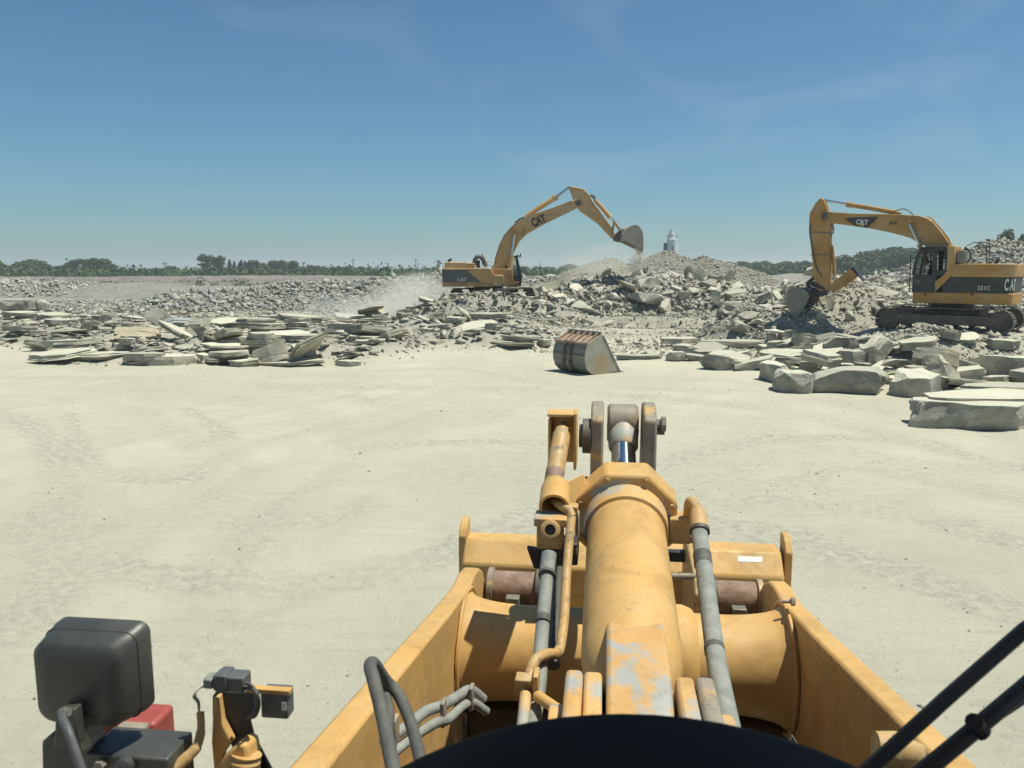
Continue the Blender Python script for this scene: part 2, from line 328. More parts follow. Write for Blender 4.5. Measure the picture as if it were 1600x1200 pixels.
# ------------------------------------------------------------------ ground sheet
def ground_mat():
    m, nt, b = _mat('quarry_floor'); v = coords(nt, True)
    big = nz(nt, v, .12, 5, .55, .4); mid = nz(nt, v, .9, 8, .65)
    c = mixc(nt, ramp(nt, big, [(.35, 0), (.65, 1)]), (.545, .52, .405), (.455, .435, .345))
    c = mixc(nt, ramp(nt, mid, [(.42, 0), (.75, .4)]), c, (.44, .415, .325))
    # wheel-swept streaks bending across the yard
    mp = N(nt, 'ShaderNodeMapping'); nt.links.new(v, mp.inputs[0]); mp.inputs['Rotation'].default_value = (0, 0, R(-12)); mp.inputs['Scale'].default_value = (.16, 1.3, 1)
    st = nz(nt, v, .45, 8, .68, .5)
    c = mixc(nt, ramp(nt, st, [(.48, 0), (.62, .4), (.7, .1)]), c, (.60, .572, .45))
    st2 = nz(nt, mp.outputs[0], 5.5, 9, .75, .6)
    c = mixc(nt, ramp(nt, st2, [(.50, 0), (.68, .5)]), c, (.39, .37, .295))
    g_ = N(nt, 'ShaderNodeMath', operation='MULTIPLY'); nt.links.new(ramp(nt, nz(nt, v, 26, 5, .7), [(.54, 0), (.70, .7)]), g_.inputs[0]); nt.links.new(ramp(nt, nz(nt, v, .7, 5, .6), [(.42, .1), (.62, 1)]), g_.inputs[1])
    c = mixc(nt, g_.outputs[0], c, (.32, .30, .235))
    c = mixc(nt, ramp(nt, nz(nt, v, .33, 9, .7, .6), [(.60, 0), (.70, .45)]), c, (.40, .38, .31))
    ta = N(nt, 'ShaderNodeAttribute', attribute_name='trk')
    tn = mixc(nt, ramp(nt, nz(nt, v, 7, 8, .75), [(.35, 0), (.62, 1)]), (.56, .53, .42), (.36, .34, .275))
    tf = N(nt, 'ShaderNodeMath', operation='MULTIPLY'); nt.links.new(ta.outputs['Fac'], tf.inputs[0]); tf.inputs[1].default_value = .9
    c = mixc(nt, tf.outputs[0], c, tn)
    # dark specks: shadows of small clods painted on the floor
    vo = N(nt, 'ShaderNodeTexVoronoi'); nt.links.new(v, vo.inputs['Vector']); vo.inputs['Scale'].default_value = 5.5
    c = mixc(nt, ramp(nt, vo.outputs['Distance'], [(.05, .5), (.10, 0)]), c, (.28, .26, .21))
    # rubble ground and the grey ground farther off
    at = N(nt, 'ShaderNodeAttribute', attribute_name='rub')
    rubc = mixc(nt, ramp(nt, nz(nt, v, 1.6, 9, .75), [(.35, 0), (.65, 1)]), (.44, .42, .345), (.24, .23, .19))
    c = mixc(nt, at.outputs['Fac'], c, rubc)
    sx = N(nt, 'ShaderNodeSeparateXYZ'); nt.links.new(v, sx.inputs[0])
    dv = N(nt, 'ShaderNodeMath', operation='DIVIDE'); nt.links.new(sx.outputs[1], dv.inputs[0]); dv.inputs[1].default_value = 500
    far = ramp(nt, dv.outputs[0], [(.085, 0), (.13, 1)])
    farc = mixc(nt, ramp(nt, nz(nt, v, .07, 8, .7), [(.35, 0), (.65, 1)]), (.30, .28, .255), (.19, .18, .155))
    c = mixc(nt, far, c, farc)
    grass = ramp(nt, dv.outputs[0], [(.31, 0), (.40, 1)])
    c = mixc(nt, grass, c, mixc(nt, ramp(nt, nz(nt, v, .03, 6, .7), [(.4, 0), (.6, 1)]), (.10, .12, .055), (.20, .18, .13)))
    nt.links.new(c, b.inputs['Base Color']); b.inputs['Roughness'].default_value = .95
    h = nz(nt, v, 5.5, 12, .82); h2 = nz(nt, v, 38, 6, .75)
    wv = N(nt, 'ShaderNodeTexWave', wave_type='BANDS', bands_direction='DIAGONAL'); nt.links.new(v, wv.inputs[0])
    wv.inputs['Scale'].default_value = 2.6; wv.inputs['Distortion'].default_value = 9; wv.inputs['Detail'].default_value = 3; wv.inputs['Detail Scale'].default_value = .4
    wm = N(nt, 'ShaderNodeMath', operation='MULTIPLY'); nt.links.new(wv.outputs[1], wm.inputs[0]); nt.links.new(ramp(nt, nz(nt, v, .3, 3), [(.5, 0), (.62, .10)]), wm.inputs[1])
    a = N(nt, 'ShaderNodeMath', operation='ADD'); nt.links.new(h, a.inputs[0]); nt.links.new(h2, a.inputs[1])
    a2 = N(nt, 'ShaderNodeMath', operation='ADD'); nt.links.new(a.outputs[0], a2.inputs[0]); nt.links.new(wm.outputs[0], a2.inputs[1])
    tw = N(nt, 'ShaderNodeTexWave', wave_type='BANDS', bands_direction='DIAGONAL'); nt.links.new(v, tw.inputs[0]); tw.inputs['Scale'].default_value = 2.4; tw.inputs['Distortion'].default_value = 7; tw.inputs['Detail'].default_value = 4; tw.inputs['Detail Scale'].default_value = 2
    tm_ = N(nt, 'ShaderNodeMath', operation='MULTIPLY'); nt.links.new(tw.outputs[1], tm_.inputs[0]); nt.links.new(ta.outputs['Fac'], tm_.inputs[1])
    a3 = N(nt, 'ShaderNodeMath', operation='MULTIPLY_ADD'); nt.links.new(tm_.outputs[0], a3.inputs[0]); a3.inputs[1].default_value = .35; nt.links.new(a2.outputs[0], a3.inputs[2])
    bmp(nt, b, a3.outputs[0], .75, .035)
    return m
def gpt(px, py):
    d = ray(px, py); t = -EYE / d.z; return (d.x * t, d.y * t)
TRK = [([(-60, 640), (40, 660), (95, 720), (90, 800), (130, 860), (250, 905), (420, 915), (600, 895), (720, 850), (860, 790)], .55),
       ([(110, 650), (140, 720), (200, 750), (290, 750), (345, 715), (345, 670), (290, 640)], .35),
       ([(560, 705), (700, 690), (860, 690), (1010, 700)], .4), ([(-40, 1010), (60, 950), (80, 880), (60, 800)], .5),
       ([(1020, 730), (1180, 690), (1400, 690), (1640, 740)], .5), ([(1100, 820), (1250, 840), (1420, 900), (1640, 980)], .6), ([(1180, 780), (1380, 800), (1640, 860)], .5),
       ([(300, 600), (600, 606), (900, 612), (1200, 640), (1450, 690)], .8), ([(420, 590), (700, 575), (860, 600), (1100, 610)], .6), ([(0, 590), (200, 590), (420, 600), (640, 640)], .6)]
TRKW = [(np.array([tuple(v[:2]) for v in __import__('itertools').chain([(gpt(a, b)) for a, b in pts])]), w) for pts, w in TRK]
def track_mask(x, y):
    m = np.zeros_like(x)
    for pts, w in TRKW:
        sp = spl2(pts); d = np.full(x.shape, 1e9)
        for a, b in zip(sp[:-1], sp[1:]):
            ab = b - a; t = np.clip(((x - a[0]) * ab[0] + (y - a[1]) * ab[1]) / (ab @ ab + 1e-9), 0, 1)
            d = np.minimum(d, np.hypot(x - a[0] - t * ab[0], y - a[1] - t * ab[1]))
        for o_ in (0, 2.1):
            dd = np.abs(d - o_); m = np.maximum(m, (1 - ss(w * .45, w * .8, dd + .12 * fbm(x * 2, y * 2, 5))) * (1 if o_ == 0 else .55))
    return m * (.55 + .45 * ss(-.3, .2, fbm(x * .6, y * .6, 55)))
def spl2(p, n=6):
    q = np.vstack([2 * p[0] - p[1], p, 2 * p[-1] - p[-2]]); out = []
    for i in range(1, len(q) - 2):
        for k in range(n):
            t = k / n; a, b_, c, d = q[i - 1], q[i], q[i + 1], q[i + 2]
            out.append(.5 * ((2 * b_) + (c - a) * t + (2 * a - 5 * b_ + 4 * c - d) * t * t + (3 * b_ - a - 3 * c + d) * t ** 3))
    return np.array(out + [p[-1]])
ys = [-25.]
while ys[-1] < 5: ys.append(ys[-1] + 1.2)
while ys[-1] < 3500:
    y = ys[-1]; ys.append(y + (max(.12, (y - 2) * .0075) if y < 60 else (y * .0075 if y < 200 else y * .05)))
ys = np.array(ys)
t = np.linspace(-1, 1, 700); xs = np.sinh(t * 7.0) / np.sinh(7.0) * 2600
GXm, GYm = np.meshgrid(xs, ys)
# keep the columns roughly radial so nearby ground is finely divided
GXm = GXm * np.clip((GYm + 40) / 90, .35, 60) ** .9 / 1.0
GZ = terr(GXm, GYm)
nx, ny = len(xs), len(ys)
V = np.stack([GXm.ravel(), GYm.ravel(), GZ.ravel()], 1)
i = np.arange(nx * ny).reshape(ny, nx)
Fc = np.stack([i[:-1, :-1].ravel(), i[:-1, 1:].ravel(), i[1:, 1:].ravel(), i[1:, :-1].ravel()], 1)
gme = npmesh('ground', V, Fc, ground_mat(), True)
rubm = np.clip(heap_z(GXm, GYm) * 3.0, 0, 1)
rubm = np.maximum(rubm, ss(0, .1, base_z(GXm, GYm) - .06) * .75 * (1 - ss(60, 80, GYm)) * (.55 + .45 * ss(-.15, .15, fbm(GXm * .4, GYm * .4, 15))))
at = gme.attributes.new('rub', 'FLOAT', 'POINT'); at.data.foreach_set('value', rubm.ravel().astype(np.float32))
near = (GYm.ravel() < 34) & (GYm.ravel() > 2) & (np.abs(GXm.ravel()) < 32); trk = np.zeros(GXm.size); trk[near] = track_mask(GXm.ravel()[near], GYm.ravel()[near])
at = gme.attributes.new('trk', 'FLOAT', 'POINT'); at.data.foreach_set('value', trk.astype(np.float32))
ground = tag(link('ground', gme), kind='structure')

# ------------------------------------------------------------------ stone shapes
def hull(pts):
    bm = bmesh.new()
    for p in pts: bm.verts.new(p)
    r = bmesh.ops.convex_hull(bm, input=bm.verts)
    bmesh.ops.delete(bm, geom=[g for g in r['geom_interior'] if isinstance(g, bmesh.types.BMVert)], context='VERTS')
    loose = [v for v in bm.verts if not v.link_faces]
    bmesh.ops.delete(bm, geom=loose, context='VERTS')
    return bm
def rough(bm, cuts, amp, seed, fr=2.2):
    if cuts:
        bmesh.ops.triangulate(bm, faces=bm.faces)
        bmesh.ops.subdivide_edges(bm, edges=bm.edges, cuts=cuts, use_grid_fill=True)
    o = Vector((seed * 3.1, seed * 1.7, seed * .9))
    for v in bm.verts:
        n = mnoise.noise_vector(v.co * fr + o) * amp + mnoise.noise_vector(v.co * fr * 3.1 + o) * amp * .45
        v.co += n
    return bm
def fin(bm, name, mat, ang=14):
    me = bpy.data.meshes.new(name); bmesh.ops.recalc_face_normals(bm, faces=bm.faces); bm.to_mesh(me); bm.free(); me.materials.append(mat)
    me.shade_smooth(); me.set_sharp_from_angle(angle=R(ang)); return me
def outline(r, m_=9):
    pts = sorted({(r.uniform(-.5, .5), r.uniform(-.5, .5)) for _ in range(m_)} | {(-.5, r.uniform(-.3, .3)), (.5, r.uniform(-.3, .3)), (r.uniform(-.3, .3), -.5), (r.uniform(-.3, .3), .5)})
    def half(ps):
        h_ = []
        for p in ps:
            while len(h_) > 1 and (h_[-1][0] - h_[-2][0]) * (p[1] - h_[-2][1]) - (h_[-1][1] - h_[-2][1]) * (p[0] - h_[-2][0]) <= .012: h_.pop()
            h_.append(p)
        return h_
    return half(pts)[:-1] + half(pts[::-1])[:-1]
def slab_me(seed, mat, cuts=1, w=1., d=1., h=1., amp=.05, name='flagstone', nl=0, clip=0):
    """flat quarried slab about 1 x 1 x 1 unit (scaled later): angular broken outline, ledged edges along the bedding"""
    r = random.Random(seed); out = outline(r); n = len(out)
    nl = nl or r.choice((2, 3, 3)); cutz = [0] + sorted(r.uniform(.2, .8) for _ in range(nl - 1)) + [1]; rings = []
    for k in range(nl):
        s0_ = r.uniform(.9, 1.04); rings += [(cutz[k] + (.02 if k else 0), s0_), (cutz[k + 1] - (0 if k == nl - 1 else .02), s0_ * r.uniform(.96, 1.0))]
    bm = bmesh.new(); R_ = []
    for z, sc_ in rings:
        ox, oy = r.uniform(-.02, .02), r.uniform(-.02, .02)
        R_.append([bm.verts.new(((x * (sc_ + r.uniform(-.03, .03)) + ox) * w, (y * (sc_ + r.uniform(-.03, .03)) + oy) * d, (z - .5 + (r.uniform(-.04, .04) if z in (0, 1) else r.uniform(-.03, .03))) * h)) for x, y in out])
    for a, c in zip(R_[:-1], R_[1:]):
        for k in range(n): bm.faces.new((a[k], a[(k + 1) % n], c[(k + 1) % n], c[k]))
    bm.faces.new(R_[0][::-1]); top = bm.faces.new(R_[-1])
    if clip:
        for k in range(clip):
            a_ = r.uniform(0, 6.28); nn = Vector((math.cos(a_), math.sin(a_), r.uniform(-.35, .9))).normalized(); p_ = nn * r.uniform(.40, .50)
            g = bmesh.ops.bisect_plane(bm, geom=bm.verts[:] + bm.edges[:] + bm.faces[:], plane_co=p_, plane_no=nn, clear_outer=True)
            ed = [e for e in g['geom_cut'] if isinstance(e, bmesh.types.BMEdge)]
            if ed: bmesh.ops.contextual_create(bm, geom=ed)
    if cuts:
        bmesh.ops.triangulate(bm, faces=bm.faces); bmesh.ops.subdivide_edges(bm, edges=bm.edges, cuts=cuts, use_grid_fill=True)
    o = Vector((seed * 1.3, seed * .7, 0))
    for v in bm.verts:
        nv = mnoise.noise_vector(Vector((v.co.x * 3, v.co.y * 3, v.co.z * 1.5)) + o)
        nf = mnoise.noise_vector(v.co * 9 + o) * .4
        v.co += Vector(((nv.x + nf.x) * amp * w, (nv.y + nf.y) * amp * d, (nv.z + nf.z) * amp * 1.6 * h))
    return fin(bm, name, mat)
def rock_me(seed, mat, cuts=1, amp=.05, flat=.6, name='rock'):
    r = random.Random(seed); pts = []
    for k in range(r.randint(11, 16)):
        v = Vector((r.uniform(-1, 1), r.uniform(-1, 1), r.uniform(-1, 1)))
        v = v / max(abs(v.x), abs(v.y), abs(v.z)) * r.uniform(.75, 1.0) * .5
        pts.append((v.x, v.y * r.uniform(.7, 1), v.z * flat))
    bm = rough(hull(pts), cuts, amp, seed)
    return fin(bm, name, mat)
SL = [slab_me(100 + k, M['slab']) for k in range(16)]
RK = [rock_me(200 + k, M['rock'], cuts=2, amp=.055, flat=(.45, .6, .8)[k % 3]) for k in range(18)]
def place(me, name, loc, size, rot, label, cat, group=None):
    o = bpy.data.objects.new(name, me); col.objects.link(o); o.location = loc; o.scale = size; o.rotation_euler = rot
    return tag(o, label, cat, group)
# small broken stone merged into one sheet per heap (nobody could count it)
proto = []
for k in range(12):
    r = random.Random(900 + k); pts = [(r.uniform(-.55, .55), r.uniform(-.5, .5) * r.uniform(.6, 1), r.uniform(-.5, .5) * (.28, .5, .8)[k % 3]) for _ in range(8)]
    bm = hull(pts); bmesh.ops.triangulate(bm, faces=bm.faces); bm.verts.index_update()
    proto.append((np.array([v.co[:] for v in bm.verts]), np.array([[v.index for v in f.verts] for f in bm.faces]))); bm.free()
def scatter(name, pts, sizes, mat, label, cat, seed=1, tilt=.6, kind='stuff', squash=1.):
    rg = np.random.default_rng(seed); n = len(pts); which = rg.integers(0, len(proto), n)
    VV = []; FF = []; off = 0
    for k, (pv, pf) in enumerate(proto):
        idx = np.where(which == k)[0]; m = len(idx)
        if not m: continue
        a = rg.uniform(0, 2 * np.pi, m); tx = rg.normal(0, tilt, m); ty = rg.normal(0, tilt, m)
        ca, sa, cx, sx, cy, sy = np.cos(a), np.sin(a), np.cos(tx), np.sin(tx), np.cos(ty), np.sin(ty)
        Z = np.zeros(m); O = np.ones(m)
        Rz = np.array([[ca, -sa, Z], [sa, ca, Z], [Z, Z, O]]).transpose(2, 0, 1)
        Rx = np.array([[O, Z, Z], [Z, cx, -sx], [Z, sx, cx]]).transpose(2, 0, 1)
        Ry = np.array([[cy, Z, sy], [Z, O, Z], [-sy, Z, cy]]).transpose(2, 0, 1)
        Q = Rx @ Ry @ Rz; s_ = sizes[idx][:, None, None] * (rg.uniform(.6, 1.3, (m, 1, 3))) * np.array([1, 1, squash])
        W = (pv[None] * s_) @ Q.transpose(0, 2, 1) + pts[idx][:, None, :]
        VV.append(W.reshape(-1, 3)); FF.append((pf[None] + (np.arange(m) * len(pv))[:, None, None] + off).reshape(-1, 3)); off += m * len(pv)
    me = npmesh(name, np.concatenate(VV), np.concatenate(FF), mat)
    o = link(name, me)
    return tag(o, label, cat, kind=kind)
def sizes_pl(n, lo, hi, rg, a=2.2):
    u = rg.uniform(0, 1, n); return lo * ((1 - u) + u * (lo / hi) ** a) ** (-1 / a)
def on_terr(x, y, lift=0): return np.stack([x, y, terr(x, y) + lift], 1)

# ------------------------------------------------------------------ loose stones on the yard and the near heaps
rg = np.random.default_rng(5)
def crumbs():
    n = 15000; y = 4.5 + 22 * rg.uniform(0, 1, n) ** .8; x = (rg.uniform(-1, 1, n)) * (y * .72 + 1)
    keep = rg.uniform(0, 1, n) < (.12 + .5 * (vn(x * .35, y * .35, 77) > .55) + .7 * track_mask(x, y)); x, y = x[keep], y[keep]
    s_ = sizes_pl(len(x), .012, .085, rg, 2.4)
    scatter('pebbles', on_terr(x, y, 0.0), s_, M['rock'], 'small pebbles and crumbs strewn over the pale yard floor', 'pebbles', 11)
crumbs()
def heap_rubble(name, x0, x1, y0, y1, n, lo, hi, label, seed, mask, lift=.02, a=2.2, mat='rubble', squash=1., tilt=.6):
    rg2 = np.random.default_rng(seed); x = rg2.uniform(x0, x1, n); y = rg2.uniform(y0, y1, n)
    k = mask(x, y); k = rg2.uniform(0, 1, n) < k; x, y = x[k], y[k]
    s_ = sizes_pl(len(x), lo, hi, rg2, a)
    return scatter(name, on_terr(x, y, 0) + np.array([0, 0, 1]) * (s_ * .12 + lift)[:, None], s_, M[mat], label, 'rubble', seed, tilt, squash=squash)
ec = exc_clear
heap_rubble('rubble', -26, 2.5, 25.5, 62, 9000, .07, .42, 'broken stone lying between and behind the flat slabs at left', 31,
            lambda x, y: np.clip(ss(-.6, 1.2, y - left_front(x)) * (.35 + .65 * ss(-.1, .3, fbm(x * .3, y * .3, 8))) * (1 - ss(2, 4, x)) * ec(x, y), 0, 1))
heap_rubble('rubble', -30, 2.5, 26, 58, 5200, .3, 1.1, 'thin flat flakes of stone bedded between the slabs at left', 36,
            lambda x, y: np.clip(ss(.3, 1.5, y - left_front(x)) * (1 - ss(-.5, 3, x)) * (1 - ss(48, 58, y)) * ec(x, y), 0, 1), .03, 2.0, 'slab', .3, .16)
heap_rubble('rubble', 0, 16.5, 40.5, 52, 17000, .14, .6, 'small broken stone filling the big rock pile in the middle', 32,
            lambda x, y: ss(.0, .15, bump(x, y, 8, 47.2, 8.2, 6.2, 2.15, .85)) * ec(x, y), a=1.8)
heap_rubble('rubble', -7.5, 4.5, 37.5, 46, 5600, .09, .45, 'low mound of chips in front of the working excavator', 33,
            lambda x, y: ss(.0, .2, bump(x, y, -1.6, 42, 5.8, 3.8, 1.05, .8)))
heap_rubble('rubble', 8, 27, 24.5, 48, 27000, .10, .55, 'broken stone around the bucket and tracks of the parked excavator', 34,
            lambda x, y: np.clip(ss(.03, .3, heap_z(x, y)) + .30, 0, 1) * ec(x, y) * ss(11, 12.5, x + .3 * (y - 24.5)))
heap_rubble('rubble', -4, 14, 30, 43, 9000, .04, .28, 'scattered chips on the rough ground below the ledge', 35,
            lambda x, y: ss(.35, .7, vn(x * .5, y * .5, 91)) * .7 + .15)
# stones resting on the heaps, each one a thing
def heap_rocks(n, x0, x1, y0, y1, mask, lo, hi, label, group, seed, cat='rock', name='rock', mats=RK, flat=1.0):
    r = random.Random(seed); k = 0; tries = 0; pts = []
    while k < n and tries < n * 60:
        tries += 1; x = r.uniform(x0, x1); y = r.uniform(y0, y1)
        if r.random() > float(mask(np.array([x]), np.array([y]))[0]): continue
        s_ = lo + (hi - lo) * r.random() ** 2.0
        if any((x - q[0]) ** 2 + (y - q[1]) ** 2 < ((s_ + q[2]) * .34) ** 2 for q in pts): continue
        pts.append((x, y, s_)); k += 1
        place(r.choice(mats), name, (x, y, tz(x, y) + s_ * .16), (s_ * r.uniform(.85, 1.5), s_ * r.uniform(.7, 1.1), s_ * r.uniform(.5, 1.0) * flat),
              (r.gauss(0, .35), r.gauss(0, .35), r.uniform(0, 6.28)), label, cat, group)
mM = lambda x, y: ss(.0, .3, bump(x, y, 8, 47.2, 7.9, 6.0, 2.15, .85)) * ss(53, 48, y) * ec(x, y)
heap_rocks(155, 0.5, 15.8, 41.5, 50.5, mM, .4, 1.7, 'angular grey limestone rock on the big broken pile under the raised arm', 'rocks of the middle pile', 41)
mR = lambda x, y: np.clip(ss(.1, .5, bump(x, y, 13, 35.5, 5, 4.8, 1.6, .8)) + ss(.05, .3, bump(x, y, 18.5, 42, 8, 6, 1.5, .8)) * .7, 0, 1) * ec(x, y)
heap_rocks(105, 9, 25, 31, 44, mR, .35, 1.15, 'angular grey rock on the heap around the parked excavator bucket', 'rocks round the parked excavator', 42)
mC = lambda x, y: ss(.05, .3, bump(x, y, -1.6, 42, 5.5, 3.5, 1.05, .8))
heap_rocks(40, -6, 3.5, 37.5, 44, mC, .3, .8, 'small angular rock on the low mound before the working excavator', 'rocks of the low mound', 43)

def ledge():
    r = random.Random(9)
    for k in range(17):
        if k in (2, 6, 7, 12): continue
        x = 3.0 + k * .64 + r.uniform(-.35, .35); ya = np.linspace(38, 44, 120); zz = base_z(np.full(120, x), ya); y = ya[int(np.argmax(np.diff(zz)))]
        w = r.choice((.35, .5, .9, 1.5)) * r.uniform(.8, 1.2); h = r.uniform(.2, .5)
        place(r.choice(SL + RK), 'ledge_stone', (x, y + r.uniform(-.35, .3), tz(x, y - .5) + h * .4), (w, r.uniform(.4, .9), h), (r.gauss(0, .2), r.gauss(0, .2), r.uniform(-.8, .8)),
              'dark sided stone along the broken ledge below the rock pile', 'rock', 'stones along the ledge')
ledge()
# ------------------------------------------------------------------ the field of flat slabs at left
def slab_field():
    r = random.Random(77); spots = []
    tries = 0
    while len(spots) < 175 and tries < 9000:
        tries += 1
        y = 26.3 + 21 * r.random() ** 1.25; x = r.uniform(-.66 * y - 1, 2.2)
        f = float(left_front(np.array([x]))[0])
        if y < f + .1 + r.random() * .35: continue
        if x > -1 and y > 35: continue
        if len(spots) > 150: break
        w = r.uniform(1.0, 2.7) * (1.0 if r.random() < .7 else .6)
        if x > -7: w *= .75
        if any(abs(x - q[0]) < (w + q[2]) * .30 and abs(y - q[1]) < .42 for q in spots): continue
        spots.append((x, y, w))
    cnt = 0
    for x, y, w in spots:
        f = float(left_front(np.array([x]))[0]); z = tz(x, y) - .02
        nl = r.choice((1, 2)) if y - f < .8 else r.choice((1, 1, 2, 2, 3))
        if x > -7: nl = min(nl, 2)
        az = r.gauss(0, .35)
        for k in range(nl):
            if cnt >= 200: return
            h = r.uniform(.1, .26); ww = w * r.uniform(.75, 1.1); tiltx = r.gauss(0, .05); tilty = r.gauss(0, .05)
            if x > -8 and r.random() < .4: tiltx = r.gauss(0, .25); tilty = r.gauss(0, .3)
            elif k == nl - 1 and r.random() < .15: tiltx = r.gauss(0, .2); tilty = r.gauss(0, .18)
            z += h / 2
            place(r.choice(SL), 'flagstone', (x + r.gauss(0, .18), y + r.gauss(0, .15), z + abs(tilty) * ww * .15), (ww, ww * r.uniform(.5, .8), h),
                  (tiltx, tilty, az + r.gauss(0, .25)),
                  'flat grey limestone slab in the low spread of slabs at left' if x < -7 else 'tilted limestone slab in the jumble left of the loose bucket', 'flagstone',
                  'slabs laid out at left' if x < -7 else 'slabs left of the loose bucket')
            z += h / 2 + .015; cnt += 1
slab_field()
# notable stones, placed one by one: px box, base row, depth, height m, label
def stone_at(px0, px1, py, h, dep, label, me, rz=0, tx=0, ty=0, cat='flagstone', name='flagstone', z=None, Y=None, group=None):
    if z is None and Y is None: Y = F * EYE / (py - HZ) * 1.0
    elif Y is None: Y = F * (EYE - z) / (py - HZ)
    x0, x1 = (px0 - 800) / F, (px1 - 800) / F
    Yc = Y + dep / 2; cc = math.cos(TH) ; zc = Y * cc + (EYE - (z or 0)) * math.sin(TH)
    w = (x1 - x0) * zc; x = (x0 + x1) / 2 * (zc + dep * .25)
    zz = (P(px0, py, Y).z if z is None else z)
    if z is None: zz = max(zz, tz(x, Yc) - .03) if Y < 30 else zz
    return place(me, name, (x, Yc, zz + h / 2), (w * 1.02, dep, h), (tx, ty, rz), label, cat, group)
BK = [slab_me(300 + k, M['block'], cuts=5, amp=.05, name='stone_block', nl=1 + k % 2, clip=5) for k in range(8)]
SLh = [slab_me(330 + k, M['slab'], cuts=2, amp=.04) for k in range(5)]
blk = dict(cat='stone block', name='stone_block')
# right edge of the yard
stone_at(1424, 1700, 676, .52, 1.5, 'huge rough limestone block with a scooped pale end, nearest block at the right edge', BK[0], .03, **blk)
stone_at(1455, 1660, 640, .22, 1.3, 'flat slab with dark ledged edge just behind the nearest huge block', SLh[0], -.12, .03, -.02, z=.34)
stone_at(1500, 1660, 622, .2, 1.2, 'thin pale slab second behind the nearest huge block at right edge', SLh[1], .1, z=.3)
stone_at(1268, 1402, 617, .58, 1.5, 'long rounded limestone block with bright flat top in the front row', BK[1], .02, **blk)
stone_at(1212, 1266, 615, .50, 1.3, 'squat block with a dark ragged front face at the left end of the front row', BK[2], .15, **blk)
stone_at(1193, 1240, 600, .5, 1.5, 'dark fronted rough block behind the squat block in the front row', BK[3], -.2, **blk)
stone_at(1400, 1470, 621, .55, 1.1, 'lumpy block leaning against the right end of the long rounded block', BK[4], .5, .12, -.1, **blk)
stone_at(1440, 1506, 606, .75, .8, 'upright pale slab face tilted back beside the lumpy block', BK[5], .3, -.35, .1, **blk)
stone_at(1505, 1660, 594, .62, 1.6, 'long grey block with straight edge under the parked excavator tracks', BK[6], -.06, 0, .03, **blk)
stone_at(1182, 1300, 576, .38, 1.6, 'broad cracked pale slab behind the front row of blocks', BK[7], .05, **blk)
stone_at(1095, 1182, 577, .48, 1.2, 'wide block with a curved pale scar on its front right of the loose bucket', BK[1], 3.2, **blk)
stone_at(1090, 1214, 541, .2, 1.2, 'long thin straight slab lying flat below the rock pile', SLh[2], .02, z=.12)
stone_at(1026, 1094, 538, .24, 1.2, 'flat pale slab left of the long thin straight slab', SLh[3], .2, z=.1)
stone_at(962, 1036, 562, .14, .6, 'thin low slab on the ground just right of the loose bucket', SLh[4], -.05)
stone_at(1040, 1070, 563, .28, .5, 'small cubic block right of the thin low slab beside the bucket', BK[2], .3, **blk)
stone_at(1050, 1098, 556, .36, .8, 'grey block end tucked behind the small cubic block', BK[3], -.3, **blk)
stone_at(852, 912, 533, .3, 1.3, 'pale slab lying behind the loose bucket', SLh[0], .25, 0, -.12, z=.05)
stone_at(990, 1010, 540, .2, .4, 'small dark stone standing alone between the bucket and the ledge', RK[2], .4, cat='rock', name='rock', z=.05)
stone_at(1255, 1320, 571, .34, 1.0, 'dark edged tilted slab across the top of the front row', SLh[1], -.3, .1, .15, z=.35)
stone_at(1308, 1352, 566, .34, .8, 'small pale block between the tilted slab and the leaning wedge', BK[4], .1, z=.4, **blk)
stone_at(1340, 1402, 560, .62, .8, 'leaning wedge shaped slab with dark underside behind the front row', BK[5], .4, .1, -.45, z=.4, **blk)
stone_at(1372, 1425, 582, .45, .7, 'pale triangular boulder behind the long rounded block', RK[4], .3, cat='rock', name='rock', z=.3)
stone_at(1428, 1504, 575, .4, 1.0, 'large dark tilted slab pointing at the excavator tracks', SLh[2], .2, -.25, .3, z=.5)
stone_at(1418, 1460, 590, .4, .6, 'rough stone under the dark tilted slab', RK[6], 1.1, cat='rock', name='rock', z=.3)
stone_at(1290, 1330, 548, .42, .7, 'shadowed square block behind the jumble of blocks', BK[6], .7, z=.6, **blk)
stone_at(1332, 1372, 541, .42, .7, 'pale peaked stone at the top of the block jumble', RK[7], .7, cat='rock', name='rock', z=.75)
stone_at(1240, 1292, 544, .36, .8, 'bright slab with dark wedge of shade left in the jumble', SLh[3], .5, .1, .2, z=.5)
stone_at(1410, 1476, 545, .26, 1.0, 'long pale flat slab below the excavator tracks', SLh[4], .15, 0, -.14, z=.75)
stone_at(1196, 1226, 528, .5, .6, 'grey boulder at the foot of the rubble left of the jumble', RK[9], .2, cat='rock', name='rock', z=.45)
stone_at(1250, 1276, 441, .95, .8, 'tall upright grey boulder behind the parked excavator stick', RK[1], .2, 0, 0, cat='boulder', name='boulder', Y=37)
heap_rubble('rubble', -48, -6, 46, 82, 12000, .2, .95, 'broken flat stone spread out behind the slab field toward the quarry bank', 38,
            lambda x, y: np.clip(.25 + .9 * ss(-.1, .25, fbm(x * .15, y * .15, 18)), 0, 1) * ss(-.62, -.5, x / y + .02) , .02, 2.0, 'rubble', .5, .25)
heap_rubble('rubble', -2, 14.5, 38.6, 43.4, 5200, .06, .5, 'broken edge stones and chips along the low ledge', 39,
            lambda x, y: .35 + .65 * ss(-.1, .2, fbm(x * .8, y * .8, 19)))
